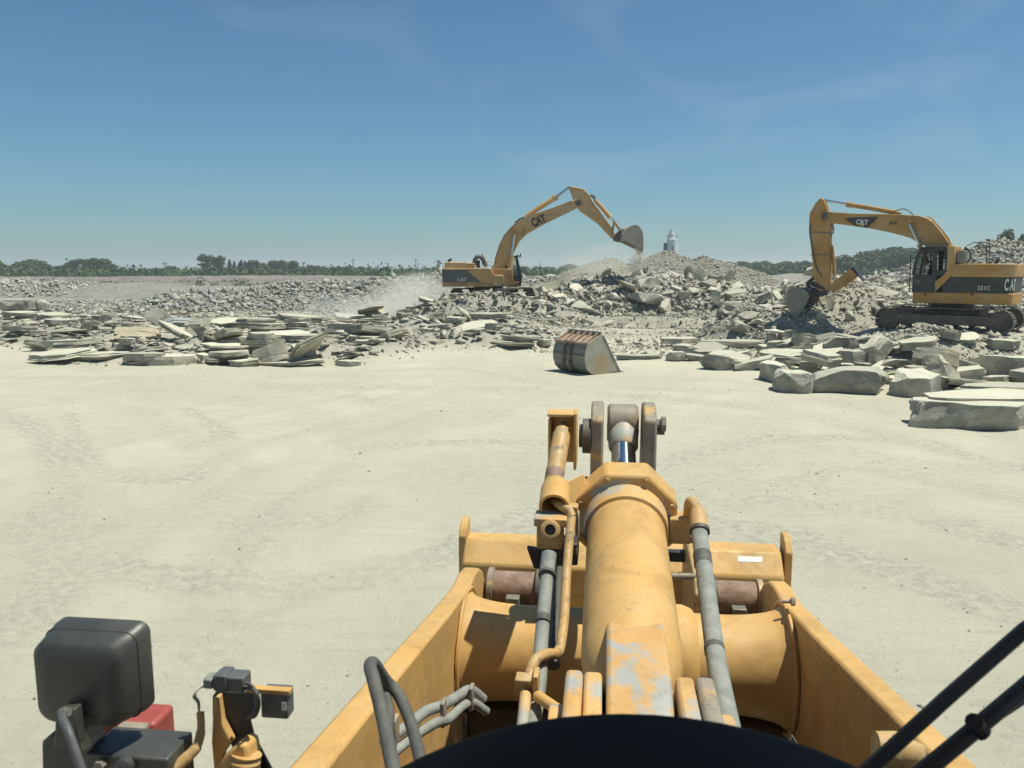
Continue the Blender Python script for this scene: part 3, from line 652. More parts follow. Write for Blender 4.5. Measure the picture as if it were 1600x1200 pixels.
# flagstones jumbled between and behind the blocks at right
def right_field():
    r = random.Random(5); pts = []; t = 0
    while len(pts) < 98 and t < 9000:
        t += 1; y = r.uniform(20.5, 29.5); x = r.uniform(5.5, 19.5)
        lo = 1.0 + .0 * x; front = np.interp(x, [5.5, 8, 11, 20], [27.5, 24.8, 21.2, 20.6])
        if y < front or (x > 12.5 and y > 26.0): continue
        if x < 10 and r.random() < .35: continue
        w = r.uniform(.45, 1.7)
        if any(abs(x - q[0]) < (w + q[2]) * .27 and abs(y - q[1]) < .36 for q in pts): continue
        pts.append((x, y, w)); h = r.uniform(.12, .38); tx, ty = r.gauss(0, .14), r.gauss(0, .16)
        place(r.choice(SL), 'flagstone', (x, y, tz(x, y) + h * .45 + abs(ty) * w * .2), (w, w * r.uniform(.5, .9), h), (tx, ty, r.gauss(0, .6)),
              'broken limestone slab in the jumble around the big blocks at right', 'flagstone', 'slabs between the big blocks')
right_field()
heap_rubble('rubble', 3, 22, 19.5, 37, 15000, .05, .42, 'broken chips lying around the big blocks at right', 37,
            lambda x, y: ss(0, 1.5, y - np.interp(x, [3, 8, 11, 20], [29, 25.5, 21.5, 21.0])) * (.25 + .75 * ss(-.1, .2, fbm(x * .5, y * .5, 71))))
# left field
stone_at(396, 448, 570, .62, .35, 'pale triangular slab standing on edge at the front of the slab spread', slab_me(401, M['slab'], 2, amp=.05), .25, -.45, -.25)
stone_at(0, 52, 498, .55, 2.0, 'lower big grey block in the stack of two at far left', BK[4], .1, Y=48, **blk)
stone_at(-8, 50, 484, .6, 2.0, 'upper big pale block in the stack of two at far left', BK[2], .05, Y=48, **blk)
stone_at(46, 72, 484, .55, 1.6, 'narrow grey block beside the stack of two at far left', BK[3], .2, Y=49, **blk)
stone_at(258, 314, 516, .55, .3, 'blue-grey smooth slab leaning back among the left slabs', slab_me(402, M['bluestone'], 2, amp=.03), .1, -.95, .1, Y=35)
stone_at(174, 250, 540, .75, .35, 'tan mound shaped slab leaning back in the left slabs', slab_me(403, M['tanstone'], 2, amp=.04), -.1, -.9, .05, Y=31)
stone_at(296, 328, 534, .95, .22, 'tall grey slab standing on end in the middle of the slab spread', slab_me(404, M['slab'], 2, amp=.04), .2, -.55, .1, Y=31.5)
stone_at(228, 268, 508, .75, .25, 'long thin slab propped steeply among the left slabs', slab_me(405, M['slab'], 2, amp=.03), -.1, -.5, .6, Y=37)
for k, (a, b_, py, h, lab) in enumerate([
    (62, 150, 556, .26, 'long low slab at the front left corner of the slab spread'), (80, 205, 569, .2, 'very long thin slab along the front left edge of the spread'),
    (200, 300, 572, .3, 'broad light slab at the front edge of the left slab spread'), (300, 352, 570, .26, 'short thick slab in the front row left of the standing triangle'),
    (355, 392, 574, .2, 'small light slab just left of the standing triangular slab'), (448, 500, 556, .24, 'slab end lying right of the standing triangular slab'),
    (506, 570, 552, .26, 'dark sided slab in the front row left of centre'), (636, 696, 545, .3, 'thick bright slab with ledged side in the jumble front'),
    (560, 606, 545, .2, 'thin plank-like slab in the jumble front'), (745, 790, 538, .24, 'small blocky slab at the right end of the jumble'),
    (690, 742, 532, .2, 'bright slab lying across the right end of the jumble')]):
    stone_at(a, b_, py, h, 1.1, lab, SLh[k % 5], (k * .37) % .5 - .25, 0, (k * .13) % .1 - .05)
# ------------------------------------------------------------------ far heaps and banks
def pz(py, Y): return P(800, py, Y).z
def mound(name, x0, x1, y0, y1, fn, mat, label, cat, res=.4, colour=None, group=None):
    nx_, ny_ = int((x1 - x0) / res) + 2, int((y1 - y0) / res) + 2
    X, Y = np.meshgrid(np.linspace(x0, x1, nx_), np.linspace(y0, y1, ny_))
    h = fn(X, Y); Z = terr(X, Y) + h - .12
    i = np.arange(nx_ * ny_).reshape(ny_, nx_)
    Fc = np.stack([i[:-1, :-1].ravel(), i[:-1, 1:].ravel(), i[1:, 1:].ravel(), i[1:, :-1].ravel()], 1)
    keep = (h.ravel()[Fc].max(1) > 1e-3); Fc = Fc[keep]
    used = np.unique(Fc); mp = -np.ones(nx_ * ny_, int); mp[used] = np.arange(len(used))
    V = np.stack([X.ravel(), Y.ravel(), Z.ravel()], 1)[used]
    return tag(link(name, npmesh(name, V, mp[Fc], mat, True)), label, cat, group)
def gravel(name, c1, c2, sc_=1.5, bs=.7):
    m, nt, b = _mat(name); v = coords(nt, True)
    c = mixc(nt, ramp(nt, nz(nt, v, sc_, 10, .75), [(.35, 0), (.65, 1)]), c1, c2)
    c = mixc(nt, ramp(nt, nz(nt, v, .15, 4), [(.4, 0), (.7, .5)]), c, tuple(q * .8 for q in c1))
    nt.links.new(c, b.inputs['Base Color']); b.inputs['Roughness'].default_value = .95
    bmp(nt, b, nz(nt, v, sc_ * 3, 8, .75), bs, .25); return m
G1 = gravel('grey_gravel', (.31, .30, .25), (.20, .195, .16)); G2 = gravel('tan_dirt', (.33, .315, .23), (.22, .21, .155))
G3 = gravel('purple_grey_earth', (.30, .285, .255), (.20, .19, .165), .5); G4 = gravel('pale_gravel', (.46, .44, .40), (.36, .35, .31))
def cone(cx, cy, rx, ry, h, s=1, rf=.12, p=1.15, top=.12):
    def f(x, y):
        d = np.sqrt(((x - cx) / rx) ** 2 + ((y - cy) / ry) ** 2) + fbm(x * .25, y * .25, s) * rf
        return h * np.clip((1 + top - d) / (1 + top), 0, 1) ** p * (1 - .0 * d) * np.minimum(1, 1 / (1 + top) + .2) 
    return f
def mx(*fs): return lambda x, y: np.maximum.reduce([f(x, y) for f in fs])
mound('gravel_mound', 5, 24, 55, 76, mx(cone(12.6, 66, 6.8, 8.5, 3.75, 3, .16, .9), cone(10.6, 66, 4.2, 6, 3.1, 4, .2, .9)), G1, 'grey gravel mound with the highest peak in front of the white silo', 'gravel mound', .3)
mound('gravel_mound', 9, 26, 54, 74, cone(15.6, 64, 6.6, 8, 3.7, 5, .2, .95), G1, 'grey gravel cone to the right of the highest gravel mound', 'gravel mound', .3)
mound('dirt_mound', -1, 17, 58, 80, mx(cone(8.4, 69, 5.4, 8, 3.35, 7, .22, .45, .1), cone(5.0, 66, 6, 7, 1.9, 8)), G2, 'tan dust covered dirt mound with a flat top left of the gravel mounds', 'dirt mound', .3)
mound('gravel_mound', 0, 18, 78, 106, mx(cone(4.5, 92, 5, 8, 1.9, 9), cone(8, 90, 5, 7, 1.5, 10)), G4, 'low pale grey mound seen between the working excavator and the rock pile', 'gravel mound', .5)
mound('gravel_mound', -58, -44, 90, 106, cone(-53.5, 98, 2.6, 4, 1.6, 12, .03, 1.0, .02), G4, 'small neat pale cone of gravel standing on the berm at left', 'gravel mound', .25)
mound('earth_berm', -66, -24, 82, 112, mx(cone(-46, 98, 14, 8, 1.7, 13, .3, .7), cone(-34, 92, 10, 8, 1.5, 14, .3, .8), cone(-58, 100, 9, 7, 1.4, 15, .2)), G3, 'purple grey earth berm behind the slab field at left', 'earth berm', .5)
mound('earth_berm', 24, 110, 118, 152, mx(cone(48, 135, 26, 9, 2.5, 16, .3, .45), cone(85, 138, 28, 9, 2.7, 17, .3, .45)), G3, 'low grey earth berm behind the gravel mounds at right', 'earth berm', .8)
bank_m = gravel('quarry_bank_stone', (.27, .235, .215), (.13, .12, .11), .28, 1.0)
def bankf(x, y):
    y0 = 150 + 6 * np.sin(x * .03) + fbm(x * .05, x * 0, 3) * 8
    st = ss(0, 1.2, y - y0) * .55 + ss(7, 8.2, y - y0 - fbm(x * .1, x * 0, 5) * 5) * .5 + ss(15, 17, y - y0) * .35
    return (st + fbm(x * .3, y * .3, 6) * .28 * ss(-2, 2, y - y0)) * ss(-210, -180, x) * (1 - ss(30, 70, x)) * (1 - ss(185, 200, y)) + .02
mound('quarry_bank', -215, 75, 138, 204, lambda x, y: np.clip(bankf(x, y), 0, 9), bank_m, 'long low stepped quarry bank of dark stone across the back of the yard at left', 'quarry bank', .9)
# rubble heaps behind
BR = mx(cone(-46, 98, 14, 8, 1.7, 13, .3, .7), cone(-34, 92, 10, 8, 1.5, 14, .3, .8), cone(-58, 100, 9, 7, 1.4, 15, .2))
def mound_chips(x0, x1, y0, y1, fn, n, label, seed):
    rg2 = np.random.default_rng(seed); x = rg2.uniform(x0, x1, n); y = rg2.uniform(y0, y1, n); h = fn(x, y); k = h > .1; x, y, h = x[k], y[k], h[k]
    s_ = sizes_pl(len(x), .09, .5, rg2, 2.6); scatter('gravel', np.stack([x, y, terr(x, y) + h - .1], 1), s_, M['rubble'], label, 'gravel', seed, .8)
mound_chips(4, 24, 55, 67, mx(cone(12.6, 66, 6.8, 8.5, 3.75, 3, .16, .9), cone(10.6, 66, 4.2, 6, 3.1, 4, .2, .9), cone(15.6, 64, 6.6, 8, 3.7, 5, .2, .95)), 9000, 'loose gravel and small stone covering the grey mounds', 81)
mound_chips(-66, -24, 84, 108, BR, 2600, 'stones scattered over the earth berm at left', 83)
mound_chips(0, 17, 58, 70, cone(8.4, 69, 5.4, 8, 3.35, 7, .22, .45, .1), 2500, 'loose stone scattered on the tan dirt mound', 82)
def far_heap(name, x0, x1, y0, y1, fn, n, lo, hi, label, seed, mat='farstone'):
    mound(name, x0, x1, y0, y1, fn, G1, label, 'stone heap', .5)
    rg2 = np.random.default_rng(seed); x = rg2.uniform(x0, x1, n); y = rg2.uniform(y0, y1, n); h = fn(x, y)
    k = h > .08; x, y, h = x[k], y[k], h[k]; s_ = sizes_pl(len(x), lo, hi, rg2, 2.0)
    scatter('rubble', np.stack([x, y, terr(x, y) + h - .1 + s_ * .15], 1), s_, M[mat], 'loose broken stone covering the ' + label, 'rubble', seed, .8)
def ridge(pts, wy, s=1):               # pts: (x, y, h)
    xs_ = [p[0] for p in pts]
    def f(x, y):
        cy = np.interp(x, xs_, [p[1] for p in pts]); h = np.interp(x, xs_, [p[2] for p in pts], left=0, right=0)
        d = np.abs(y - cy) / wy + fbm(x * .2, y * .2, s) * .25
        return h * np.clip(1 - d, 0, 1) ** .8 * (1 + .25 * fbm(x * .35, y * .35, s + 1))
    return f
far_heap('rubble_heap', -34, -2, 58, 92, ridge([(-34, 70, 0), (-29, 68, 1.1), (-22, 70, 1.6), (-16, 74, 2.1), (-9.5, 76, 2.75), (-5, 78, 2.7), (-2, 80, 0)], 11, 60), 15000, .22, 1.0,
         'long heap of whitish rubble rising toward the working excavator', 61)
far_heap('rubble_heap', -3, 10, 66, 84, ridge([(-3, 75, 0), (0, 75, 1.3), (4, 75, 1.5), (9, 75, .9), (10, 76, 0)], 5, 62), 2600, .2, .9,
         'small white rubble heap seen beyond the working excavator cab', 62)
far_heap('rubble_heap', -75, -40, 84, 112, ridge([(-75, 98, 2.1), (-62, 97, 2.0), (-52, 98, 1.5), (-43, 98, .3), (-40, 98, 0)], 7, 64), 7000, .3, .9,
         'greenish white rubble heap at the far left edge', 63)
far_heap('rubble_hill', 22, 92, 46, 96, ridge([(22, 62, 0), (27, 62, 1.3), (31, 63, 2.0), (36.5, 66, 3.4), (43, 70, 4.5), (60, 74, 5.0), (92, 78, 4.5)], 17, 66), 46000, .2, .8,
         'big white rubble hill behind the parked excavator', 64)
far_heap('rubble_heap', 18, 34, 44, 60, ridge([(18, 52, 0), (22, 52, 1.1), (28, 53, 1.5), (34, 55, .6)], 6, 68), 6000, .2, .8,
         'low rubble heap at the foot of the hill behind the parked excavator', 65)

# ------------------------------------------------------------------ trees
def leafmat(name, a, b2):
    m, nt, b = _mat(name); v = coords(nt, True); oi = N(nt, 'ShaderNodeObjectInfo')
    c = mixc(nt, ramp(nt, nz(nt, v, .8, 4), [(.35, 0), (.65, 1)]), a, b2)
    c = mixc(nt, 1, c, ramp(nt, oi.outputs['Random'], [(0, .75), (1, 1.15)]), 'MULTIPLY')
    nt.links.new(c, b.inputs['Base Color']); b.inputs['Roughness'].default_value = .8; return m
LEAF = [leafmat('leaves_dark', (.036, .074, .024), (.07, .125, .04)), leafmat('leaves_mid', (.065, .11, .04), (.11, .16, .06)), leafmat('leaves_conifer', (.042, .075, .042), (.07, .11, .055))]
BARK = plain('bark', (.12, .095, .07), .9, scale=6)
def crown_me(seed, kind):
    r = np.random.default_rng(seed); C = []
    if kind == 2:                       # conifer-like spire
        nb = 30
        for k in range(nb):
            z = .12 + .86 * k / nb; rad = .30 * (1 - z) + .03; a = r.uniform(0, 6.28)
            C.append((rad * .6 * math.cos(a), rad * .6 * math.sin(a), z, rad * .75, .07))
    else:
        for k in range(24):
            a = r.uniform(0, 6.28); z = r.uniform(.12, .90); d = .36 * math.sqrt(max(0, 1 - ((z - .5) / .5) ** 2)) * r.uniform(.3, 1)
            C.append((d * math.cos(a), d * math.sin(a), z, r.uniform(.11, .2), r.uniform(.08, .15)))
    V = []; nq = 110 if kind != 2 else 60
    for cx, cy, cz, rr, rz_ in C:
        u = r.normal(size=(nq, 3)); u /= np.linalg.norm(u, axis=1)[:, None]; u *= r.uniform(.55, 1.08, (nq, 1))
        c = np.array([cx, cy, cz]) + u * [rr, rr, rz_]
        e1 = r.normal(size=(nq, 3)); e1 /= np.linalg.norm(e1, axis=1)[:, None]; e2 = np.cross(e1, r.normal(size=(nq, 3))); e2 /= np.linalg.norm(e2, axis=1)[:, None]
        s_ = r.uniform(.018, .042, (nq, 1))
        V.append(np.stack([c - e1 * s_, c - e2 * s_ * .7, c + e1 * s_, c + e2 * s_ * .7], 1).reshape(-1, 3))
    V = np.concatenate(V); Fc = np.arange(len(V)).reshape(-1, 4)
    return npmesh('crown', V, Fc, LEAF[kind])
def trunk_me(seed, kind):
    r = random.Random(seed); mb = MB()
    mb.tube([(0, 0, -.03), (.005, .004, .25), (.01, -.006, .55), (0, 0, .9 if kind == 2 else .75)], [.022, .016, .011, .004], 7)
    for k in range(6 if kind != 2 else 0):
        a = r.uniform(0, 6.28); z = r.uniform(.2, .5); mb.tube([(0, 0, z), (.12 * math.cos(a), .12 * math.sin(a), z + .12), (.24 * math.cos(a), .24 * math.sin(a), z + .22)], [.009, .006, .003], 5)
    return mb.mesh('trunk', BARK)
TP = [(crown_me(500 + k, (0, 0, 1, 1, 2, 2)[k]), trunk_me(500 + k, (0, 0, 1, 1, 2, 2)[k]), (0, 0, 1, 1, 2, 2)[k]) for k in range(6)]
def tree(px, top, Y, label, group, wf=1.0, kinds=(0, 1, 2, 3), base=None, r=rnd, name=None):
    z0 = tz(GX(px, Y), Y) - .1 if base is None else base
    h = pz(top, Y) - z0; cm, tm, kd = TP[r.choice(kinds)]
    t = tag(empty(name or ('conifer_tree' if kd == 2 else 'broadleaf_tree'), ((px - 800) / F * (Y * math.cos(TH)), Y, z0), r.uniform(0, 6.28)), label, 'tree', group)
    t.scale = (h * wf * r.uniform(.9, 1.15), h * wf * r.uniform(.9, 1.15), h)
    link('crown', cm, t); link('trunk', tm, t); return t
r = random.Random(12)
g1 = 'trees along the far left edge'
for px in range(-30, 112, 6): tree(px + r.uniform(-3, 3), 409 + 5 * math.sin(px * .09) + r.uniform(-3, 5), 300 + r.uniform(-15, 15), 'dark broadleaf tree in the row at the far left edge', g1, 1.25, r=r)
for px, tp in ((110, 410), (124, 404), (138, 402), (152, 403), (165, 404), (174, 412)): tree(px, tp, 290 + r.uniform(-8, 8), 'tall dark tree in the rounded clump left of the grey cone', 'trees of the rounded clump', 1.3, (0, 1), r=r)
for px in range(182, 308, 5): tree(px, 423 - 3 * math.sin(px * .06) + r.uniform(-3, 4), 310 + r.uniform(-15, 15), 'low bushy tree in the thin line left of the tall pair', 'low trees of the far line', 1.5, r=r)
tree(268, 415, 300, 'lone slightly taller tree in the low tree line near the pole', None, 1.3, r=r)
tree(322, 397, 290, 'tall dark tree standing above the line, left one of the tall pair', None, 1.0, (0,), r=r)
tree(343, 396, 292, 'tall dark tree standing above the line, right one of the tall pair', None, 1.0, (1,), r=r)
for px in range(360, 452, 6): tree(px + r.uniform(-2, 2), 406 + r.uniform(-3, 5) + (px - 360) * .03, 300 + r.uniform(-10, 10), 'pointed dark tree in the ragged row right of the tall pair', 'trees of the ragged row', .85, (4, 5, 2), r=r)
tree(458, 407, 295, 'separate round tree at the right end of the ragged row', None, 1.1, r=r)
for px in range(466, 640, 6): tree(px + r.uniform(-3, 3), 416 + (px - 466) * .02 + r.uniform(-3, 3), 360 + r.uniform(-15, 15), 'small far tree in the low line behind the white rubble', 'far trees behind the white rubble', 1.5, r=r)
for px in range(640, 700, 8): tree(px, 421 + r.uniform(-2, 2), 400, 'small far tree in the low line behind the working excavator', 'far trees behind the working excavator', 1.8, r=r)
for px in range(812, 1000, 7): tree(px + r.uniform(-2, 2), 418 + r.uniform(-3, 3) - (4 if 885 < px < 900 else 0), 380 + r.uniform(-10, 10), 'small far tree in the line between excavator and gravel mounds', 'far trees in the middle', 1.7, r=r)
for px in range(1128, 1262, 7): tree(px + r.uniform(-2, 2), 411 + r.uniform(-3, 3) - (px - 1128) * .01, 330 + r.uniform(-10, 10), 'dark far tree in the line right of the gravel mounds', 'far trees right of the mounds', 1.5, r=r)
for px in range(1264, 1450, 9): tree(px + r.uniform(-3, 3), np.interp(px, [1264, 1310, 1345, 1385, 1450], [410, 404, 396, 389, 388]) + r.uniform(-3, 3), 250 + r.uniform(-10, 10), 'bushy dark tree in the rising wood left of the rubble hill', 'trees of the rising wood', 1.35, r=r)
tree(1567, 358, 104, 'slender leafy tree standing up behind the rubble hill near the right edge', None, .45, (2,), base=2.5, r=r)
tree(1590, 366, 106, 'smaller tree behind the rubble hill at the right edge', None, .35, (3,), base=2.5, r=r)
# low scrub in front of the far trees, and bushes on the bank
rgx = np.random.default_rng(8)
def scrub(n, x0, x1, y0, y1, s0, s1, label):
    x = rgx.uniform(x0, x1, n); y = rgx.uniform(y0, y1, n); V = []
    m_ = 54
    for a, b_ in zip(x, y):
        h = rgx.uniform(s0, s1); c = np.array([a, b_, tz(a, b_)]) + rgx.normal(size=(m_, 3)) * [h * .8, h * .6, h * .38] + [0, 0, h * .45]
        e1 = rgx.normal(size=(m_, 3)) * h * .11; e2 = rgx.normal(size=(m_, 3)) * h * .1
        V.append(np.stack([c - e1, c - e2, c + e1, c + e2], 1).reshape(-1, 3))
    V = np.concatenate(V); tag(link('scrub', npmesh('scrub', V, np.arange(len(V)).reshape(-1, 4), LEAF[0])), label, 'scrub', kind='stuff')
scrub(1500, -260, 180, 215, 290, 1.0, 3.0, 'green scrub covering the ground below the far trees')
scrub(260, -100, -30, 132, 172, .3, 1.0, 'small dark bushes dotted along the quarry bank at left')
mgr, nt, b = _mat('grass_green'); v = coords(nt, True); nt.links.new(mixc(nt, ramp(nt, nz(nt, v, .3, 8, .7), [(.35, 0), (.65, 1)]), (.065, .085, .035), (.12, .13, .06)), b.inputs['Base Color']); b.inputs['Roughness'].default_value = .95
mound('grassy_bank', -150, -58, 118, 150, cone(-98, 135, 40, 9, 1.5, 33, .15, .5), mgr, 'grassy green bank below the trees at the far left', 'grassy bank', 1.0)

# ------------------------------------------------------------------ far buildings, silo, poles
def W(px, Y): return (px - 800) / F * (Y * math.cos(TH) + (EYE - 2) * math.sin(TH))
def silo():
    Y = 230; x = W(1049, Y); s = Y / F
    t = tag(empty('silo', (x, Y, 1.5)), 'white round silo tower with a smaller drum on top behind the gravel peak', 'silo')
    top = pz(374, Y) - 1.5; r_ = 8.2 * s
    MB().lathe((0, 0, 0), (0, 0, 1), [(0, r_), (top, r_), (top + .1, r_ * .9)], 32).build('tank', M['silo'], t)
    MB().lathe((-.2 * r_, 0, top), (0, 0, 1), [(0, r_ * .6), (8.5 * s, r_ * .6), (8.6 * s, r_ * .42), (14 * s, r_ * .40)], 24).build('top_drum', M['silo'], t)
    k = MB()
    for q in range(12):
        a = q * math.pi / 6; k.tube([(r_ * math.cos(a), r_ * math.sin(a), top), (r_ * math.cos(a), r_ * math.sin(a), top + 1.1)], .025, 5)
    k.tube([(r_ * math.cos(a * math.pi / 12), r_ * math.sin(a * math.pi / 12), top + 1.1) for a in range(25)], .03, 5); k.build('railing', M['steel_dark'], t)
    MB().box((-r_ * 1.55, -.5, 0), (-r_ * 1.05, .5, top * .9)).build('elevator_leg', M['steel_dark'], t)
    MB().box((-r_ * .2, -r_ - .25, 0), (r_ * .02, -r_ + .02, top * .8)).build('ladder', M['steel'], t)
silo()
def shed(px0, px1, pt, pb, Y, label, nwin):
    x0, x1 = W(px0, Y), W(px1, Y); z0, z1 = pz(pb, Y), pz(pt, Y)
    t = tag(empty('shed', ((x0 + x1) / 2, Y, z0)), label, 'shed'); w = (x1 - x0) / 2; h = z1 - z0
    MB().box((-w, 0, -1.5), (w, 7, h * .82)).build('wall', M['silo'], t)
    MB().side([(-w * 1.03, h * .82 + .004), (w * 1.03, h * .82 + .004), (w * 1.0, h), (-w * 1.0, h)], -.3, 7.3).build('roof', M['silo'], t)
    for k in range(nwin):
        u = -w * .8 + 1.6 * w * (k + .5) / nwin; MB().box((u - w * .07, -.03, h * .25), (u + w * .07, -.004, h * .65)).build('window', M['steel_dark'], t)
shed(508, 526, 421, 428.5, 340, 'white box shed in front of the low tree line', 3)
shed(648, 669, 420, 426, 380, 'long white shed left of the working excavator', 4)
def pole(px, top, bot, Y, label, arm=True):
    x = W(px, Y); z0 = pz(bot, Y); z1 = pz(top, Y)
    t = tag(empty('utility_pole', (x, Y, z0)), label, 'utility pole'); s = .14 * Y / 290
    MB().tube([(0, 0, -1), (0, 0, z1 - z0)], [s * 1.2, s * .8], 8).build('pole', BARK if arm else M['steel'], t)
    if arm:
        MB().box((-1, -.08, z1 - z0 - 1), (1, .08, z1 - z0 - .8)).build('crossarm', BARK, t)
pole(258, 408, 436, 270, 'pale utility pole in front of the low trees at left')
pole(357, 410, 434, 270, 'utility pole just right of the tall pair of trees')
pole(552, 404, 424, 380, 'thin pole above the far trees in front of the sky')
pole(650, 404, 424, 370, 'thin dark pole beside the long white shed')
def ftower():
    Y = 420; x = W(685, Y); z0 = pz(424, Y); t = tag(empty('plant_tower', (x, Y, z0)), 'hazy grey plant tower rising behind the tail of the working excavator', 'tower')
    s = Y / F
    MB().box((-1.8 * s, 0, 0), (1.8 * s, 4 * s, 16 * s)).build('tower', M['steel'], t); MB().box((-3 * s, -.5, 15 * s), (3 * s, 4.2 * s, 17 * s)).build('cap', M['steel'], t)
    MB().box((-5 * s, -2, -1), (5 * s, -.1, 5 * s)).build('base_building', M['steel'], t)
ftower()
# ------------------------------------------------------------------ excavators
class Mach:
    """maps photo pixels to the local (x, z) of a machine standing at org and facing rz, on a plane at local y = c"""
    def __init__(s, name, label, org, rz):
        s.o = Vector(org); s.rz = rz; s.e = tag(empty(name, org, rz), label, 'excavator'); s.m = Matrix.Rotation(rz, 3, 'Z'); s.mi = s.m.transposed()
    def q(s, px, py, c=0.):
        n = s.m @ Vector((0, 1, 0)); w = plane_hit(px, py, s.o + n * c, n); l = s.mi @ (w - s.o); return (l.x, l.z)
    def qs(s, pts, c=0.): return [s.q(a, b, c) for a, b in pts]
    def tube(s, name, pts, r, mat, c, n=10, parent=None, label=None):
        P3 = [(*s.q(a, b, c)[:1], c, s.q(a, b, c)[1]) for a, b in pts]
        return MB().tube(P3, r, n).build(name, M[mat], parent or s.e, label=label)
def track(E, xr, xf, zb, zt, y0, y1, sag=0):
    """crawler: belt of ridged shoes round an oval, with frame, rollers and idlers"""
    r_ = (zt - zb) / 2; L = xf - xr
    path = []                            # (x, z, nx, nz)
    n1 = 22
    for k in range(n1): path.append((xr + r_ + (L - 2 * r_) * k / n1, zb))
    for k in range(9): a = -math.pi / 2 + math.pi * k / 9; path.append((xf - r_ + r_ * math.cos(a), zb + r_ + r_ * math.sin(a)))
    for k in range(n1): u = k / n1; path.append((xf - r_ - (L - 2 * r_) * u, zt - sag * math.sin(math.pi * u * 2) ** 2))
    for k in range(9): a = math.pi / 2 + math.pi * k / 9; path.append((xr + r_ + r_ * math.cos(a), zb + r_ + r_ * math.sin(a)))
    t = MB()
    m_ = len(path)
    # dense resample by arc length
    pts = [Vector((p[0], 0, p[1])) for p in path]; cum = [0]
    for k in range(m_): cum.append(cum[-1] + (pts[(k + 1) % m_] - pts[k]).length)
    tot = cum[-1]; ns = int(tot / .19)
    def at_(d):
        d %= tot
        for k in range(m_):
            if cum[k + 1] >= d:
                u = (d - cum[k]) / max(1e-6, cum[k + 1] - cum[k]); return pts[k].lerp(pts[(k + 1) % m_], u)
    for k in range(ns):
        a = at_(k * tot / ns); b_ = at_((k + .93) * tot / ns); d = (b_ - a).normalized(); nrm = Vector((d.z, 0, -d.x)) 
        q = [a, b_, b_ + nrm * .025, b_ - d * .02 + nrm * .06, b_ - d * .04 + nrm * .028, a + d * .09 + nrm * .028, a + d * .075 + nrm * .055, a + d * .055 + nrm * .028, a + nrm * .025]
        t.prism([(p.x, y0, p.z) for p in q], (0, 0, 0), (0, y1 - y0, 0))
    tr = t.build('track', M['steel_dark'], E, smooth=0)
    f = MB(); ym = (y0 + y1) / 2; w = (y1 - y0) * .22
    f.side([(xr + r_ * .9, zb + r_ * .62), (xf - r_ * 1.0, zb + r_ * .62), (xf - r_ * 1.2, zt - r_ * .55), (xr + r_ * 1.1, zt - r_ * .55)], ym - w * 1.25, ym + w * 1.25)
    f.build('track_frame', M['steel_dark'], tr, .01)
    for xx in (xr + r_, xf - r_):
        MB().lathe((xx, ym - w, zb + r_), (0, 1, 0), [(-.02, r_ * .45), (0, r_ * .9), (2 * w, r_ * .9), (2 * w + .02, r_ * .45)], 20).build('sprocket', M['steel_dark'], tr)
    nr_ = 7
    for k in range(nr_):
        xx = xr + r_ * 1.3 + (L - 2.6 * r_) * k / (nr_ - 1); MB().lathe((xx, ym - w, zb + .12), (0, 1, 0), [(0, .1), (w * 2, .1)], 12).build('roller', M['steel_dark'], tr)
    return tr
def M4(px): return px
def side_mtx(x, y, z, slope=0., flip=False):
    """lettering plane on a side face; flip: read from local +y (text runs toward -x)"""
    X = Vector((-math.cos(slope), 0, -math.sin(slope))) if flip else Vector((math.cos(slope), 0, math.sin(slope)))
    Nn = Vector((0, 1, 0)) if flip else Vector((0, -1, 0)); Y_ = Nn.cross(X)
    m = Matrix((( X.x, Y_.x, Nn.x, x), (X.y, Y_.y, Nn.y, y), (X.z, Y_.z, Nn.z, z), (0, 0, 0, 1))); return m
def bucket_part(E, prof, y0, y1, parent, back, open_=None):
    """hollow bucket: curved shell (list of profile pts) with two cheek plates and teeth"""
    b_ = MB(); th = .035
    for a, c in zip(back[:-1], back[1:]):
        d = (Vector((c[0], 0, c[1])) - Vector((a[0], 0, a[1]))).normalized(); n = Vector((d.z, 0, -d.x)) * th
        b_.prism([(a[0], y0, a[1]), (c[0], y0, c[1]), (c[0] + n.x, y0, c[1] + n.z), (a[0] + n.x, y0, a[1] + n.z)], (0, 0, 0), (0, y1 - y0, 0))
    bk = b_.build('bucket', M['steel_dark'], parent)
    MB().side(prof, y0 - .03, y0 + .012).build('cheek_plate', M['steel_dark'], bk, .006)
    MB().side(prof, y1 - .012, y1 + .03).build('cheek_plate', M['steel_dark'], bk, .006)
    return bk

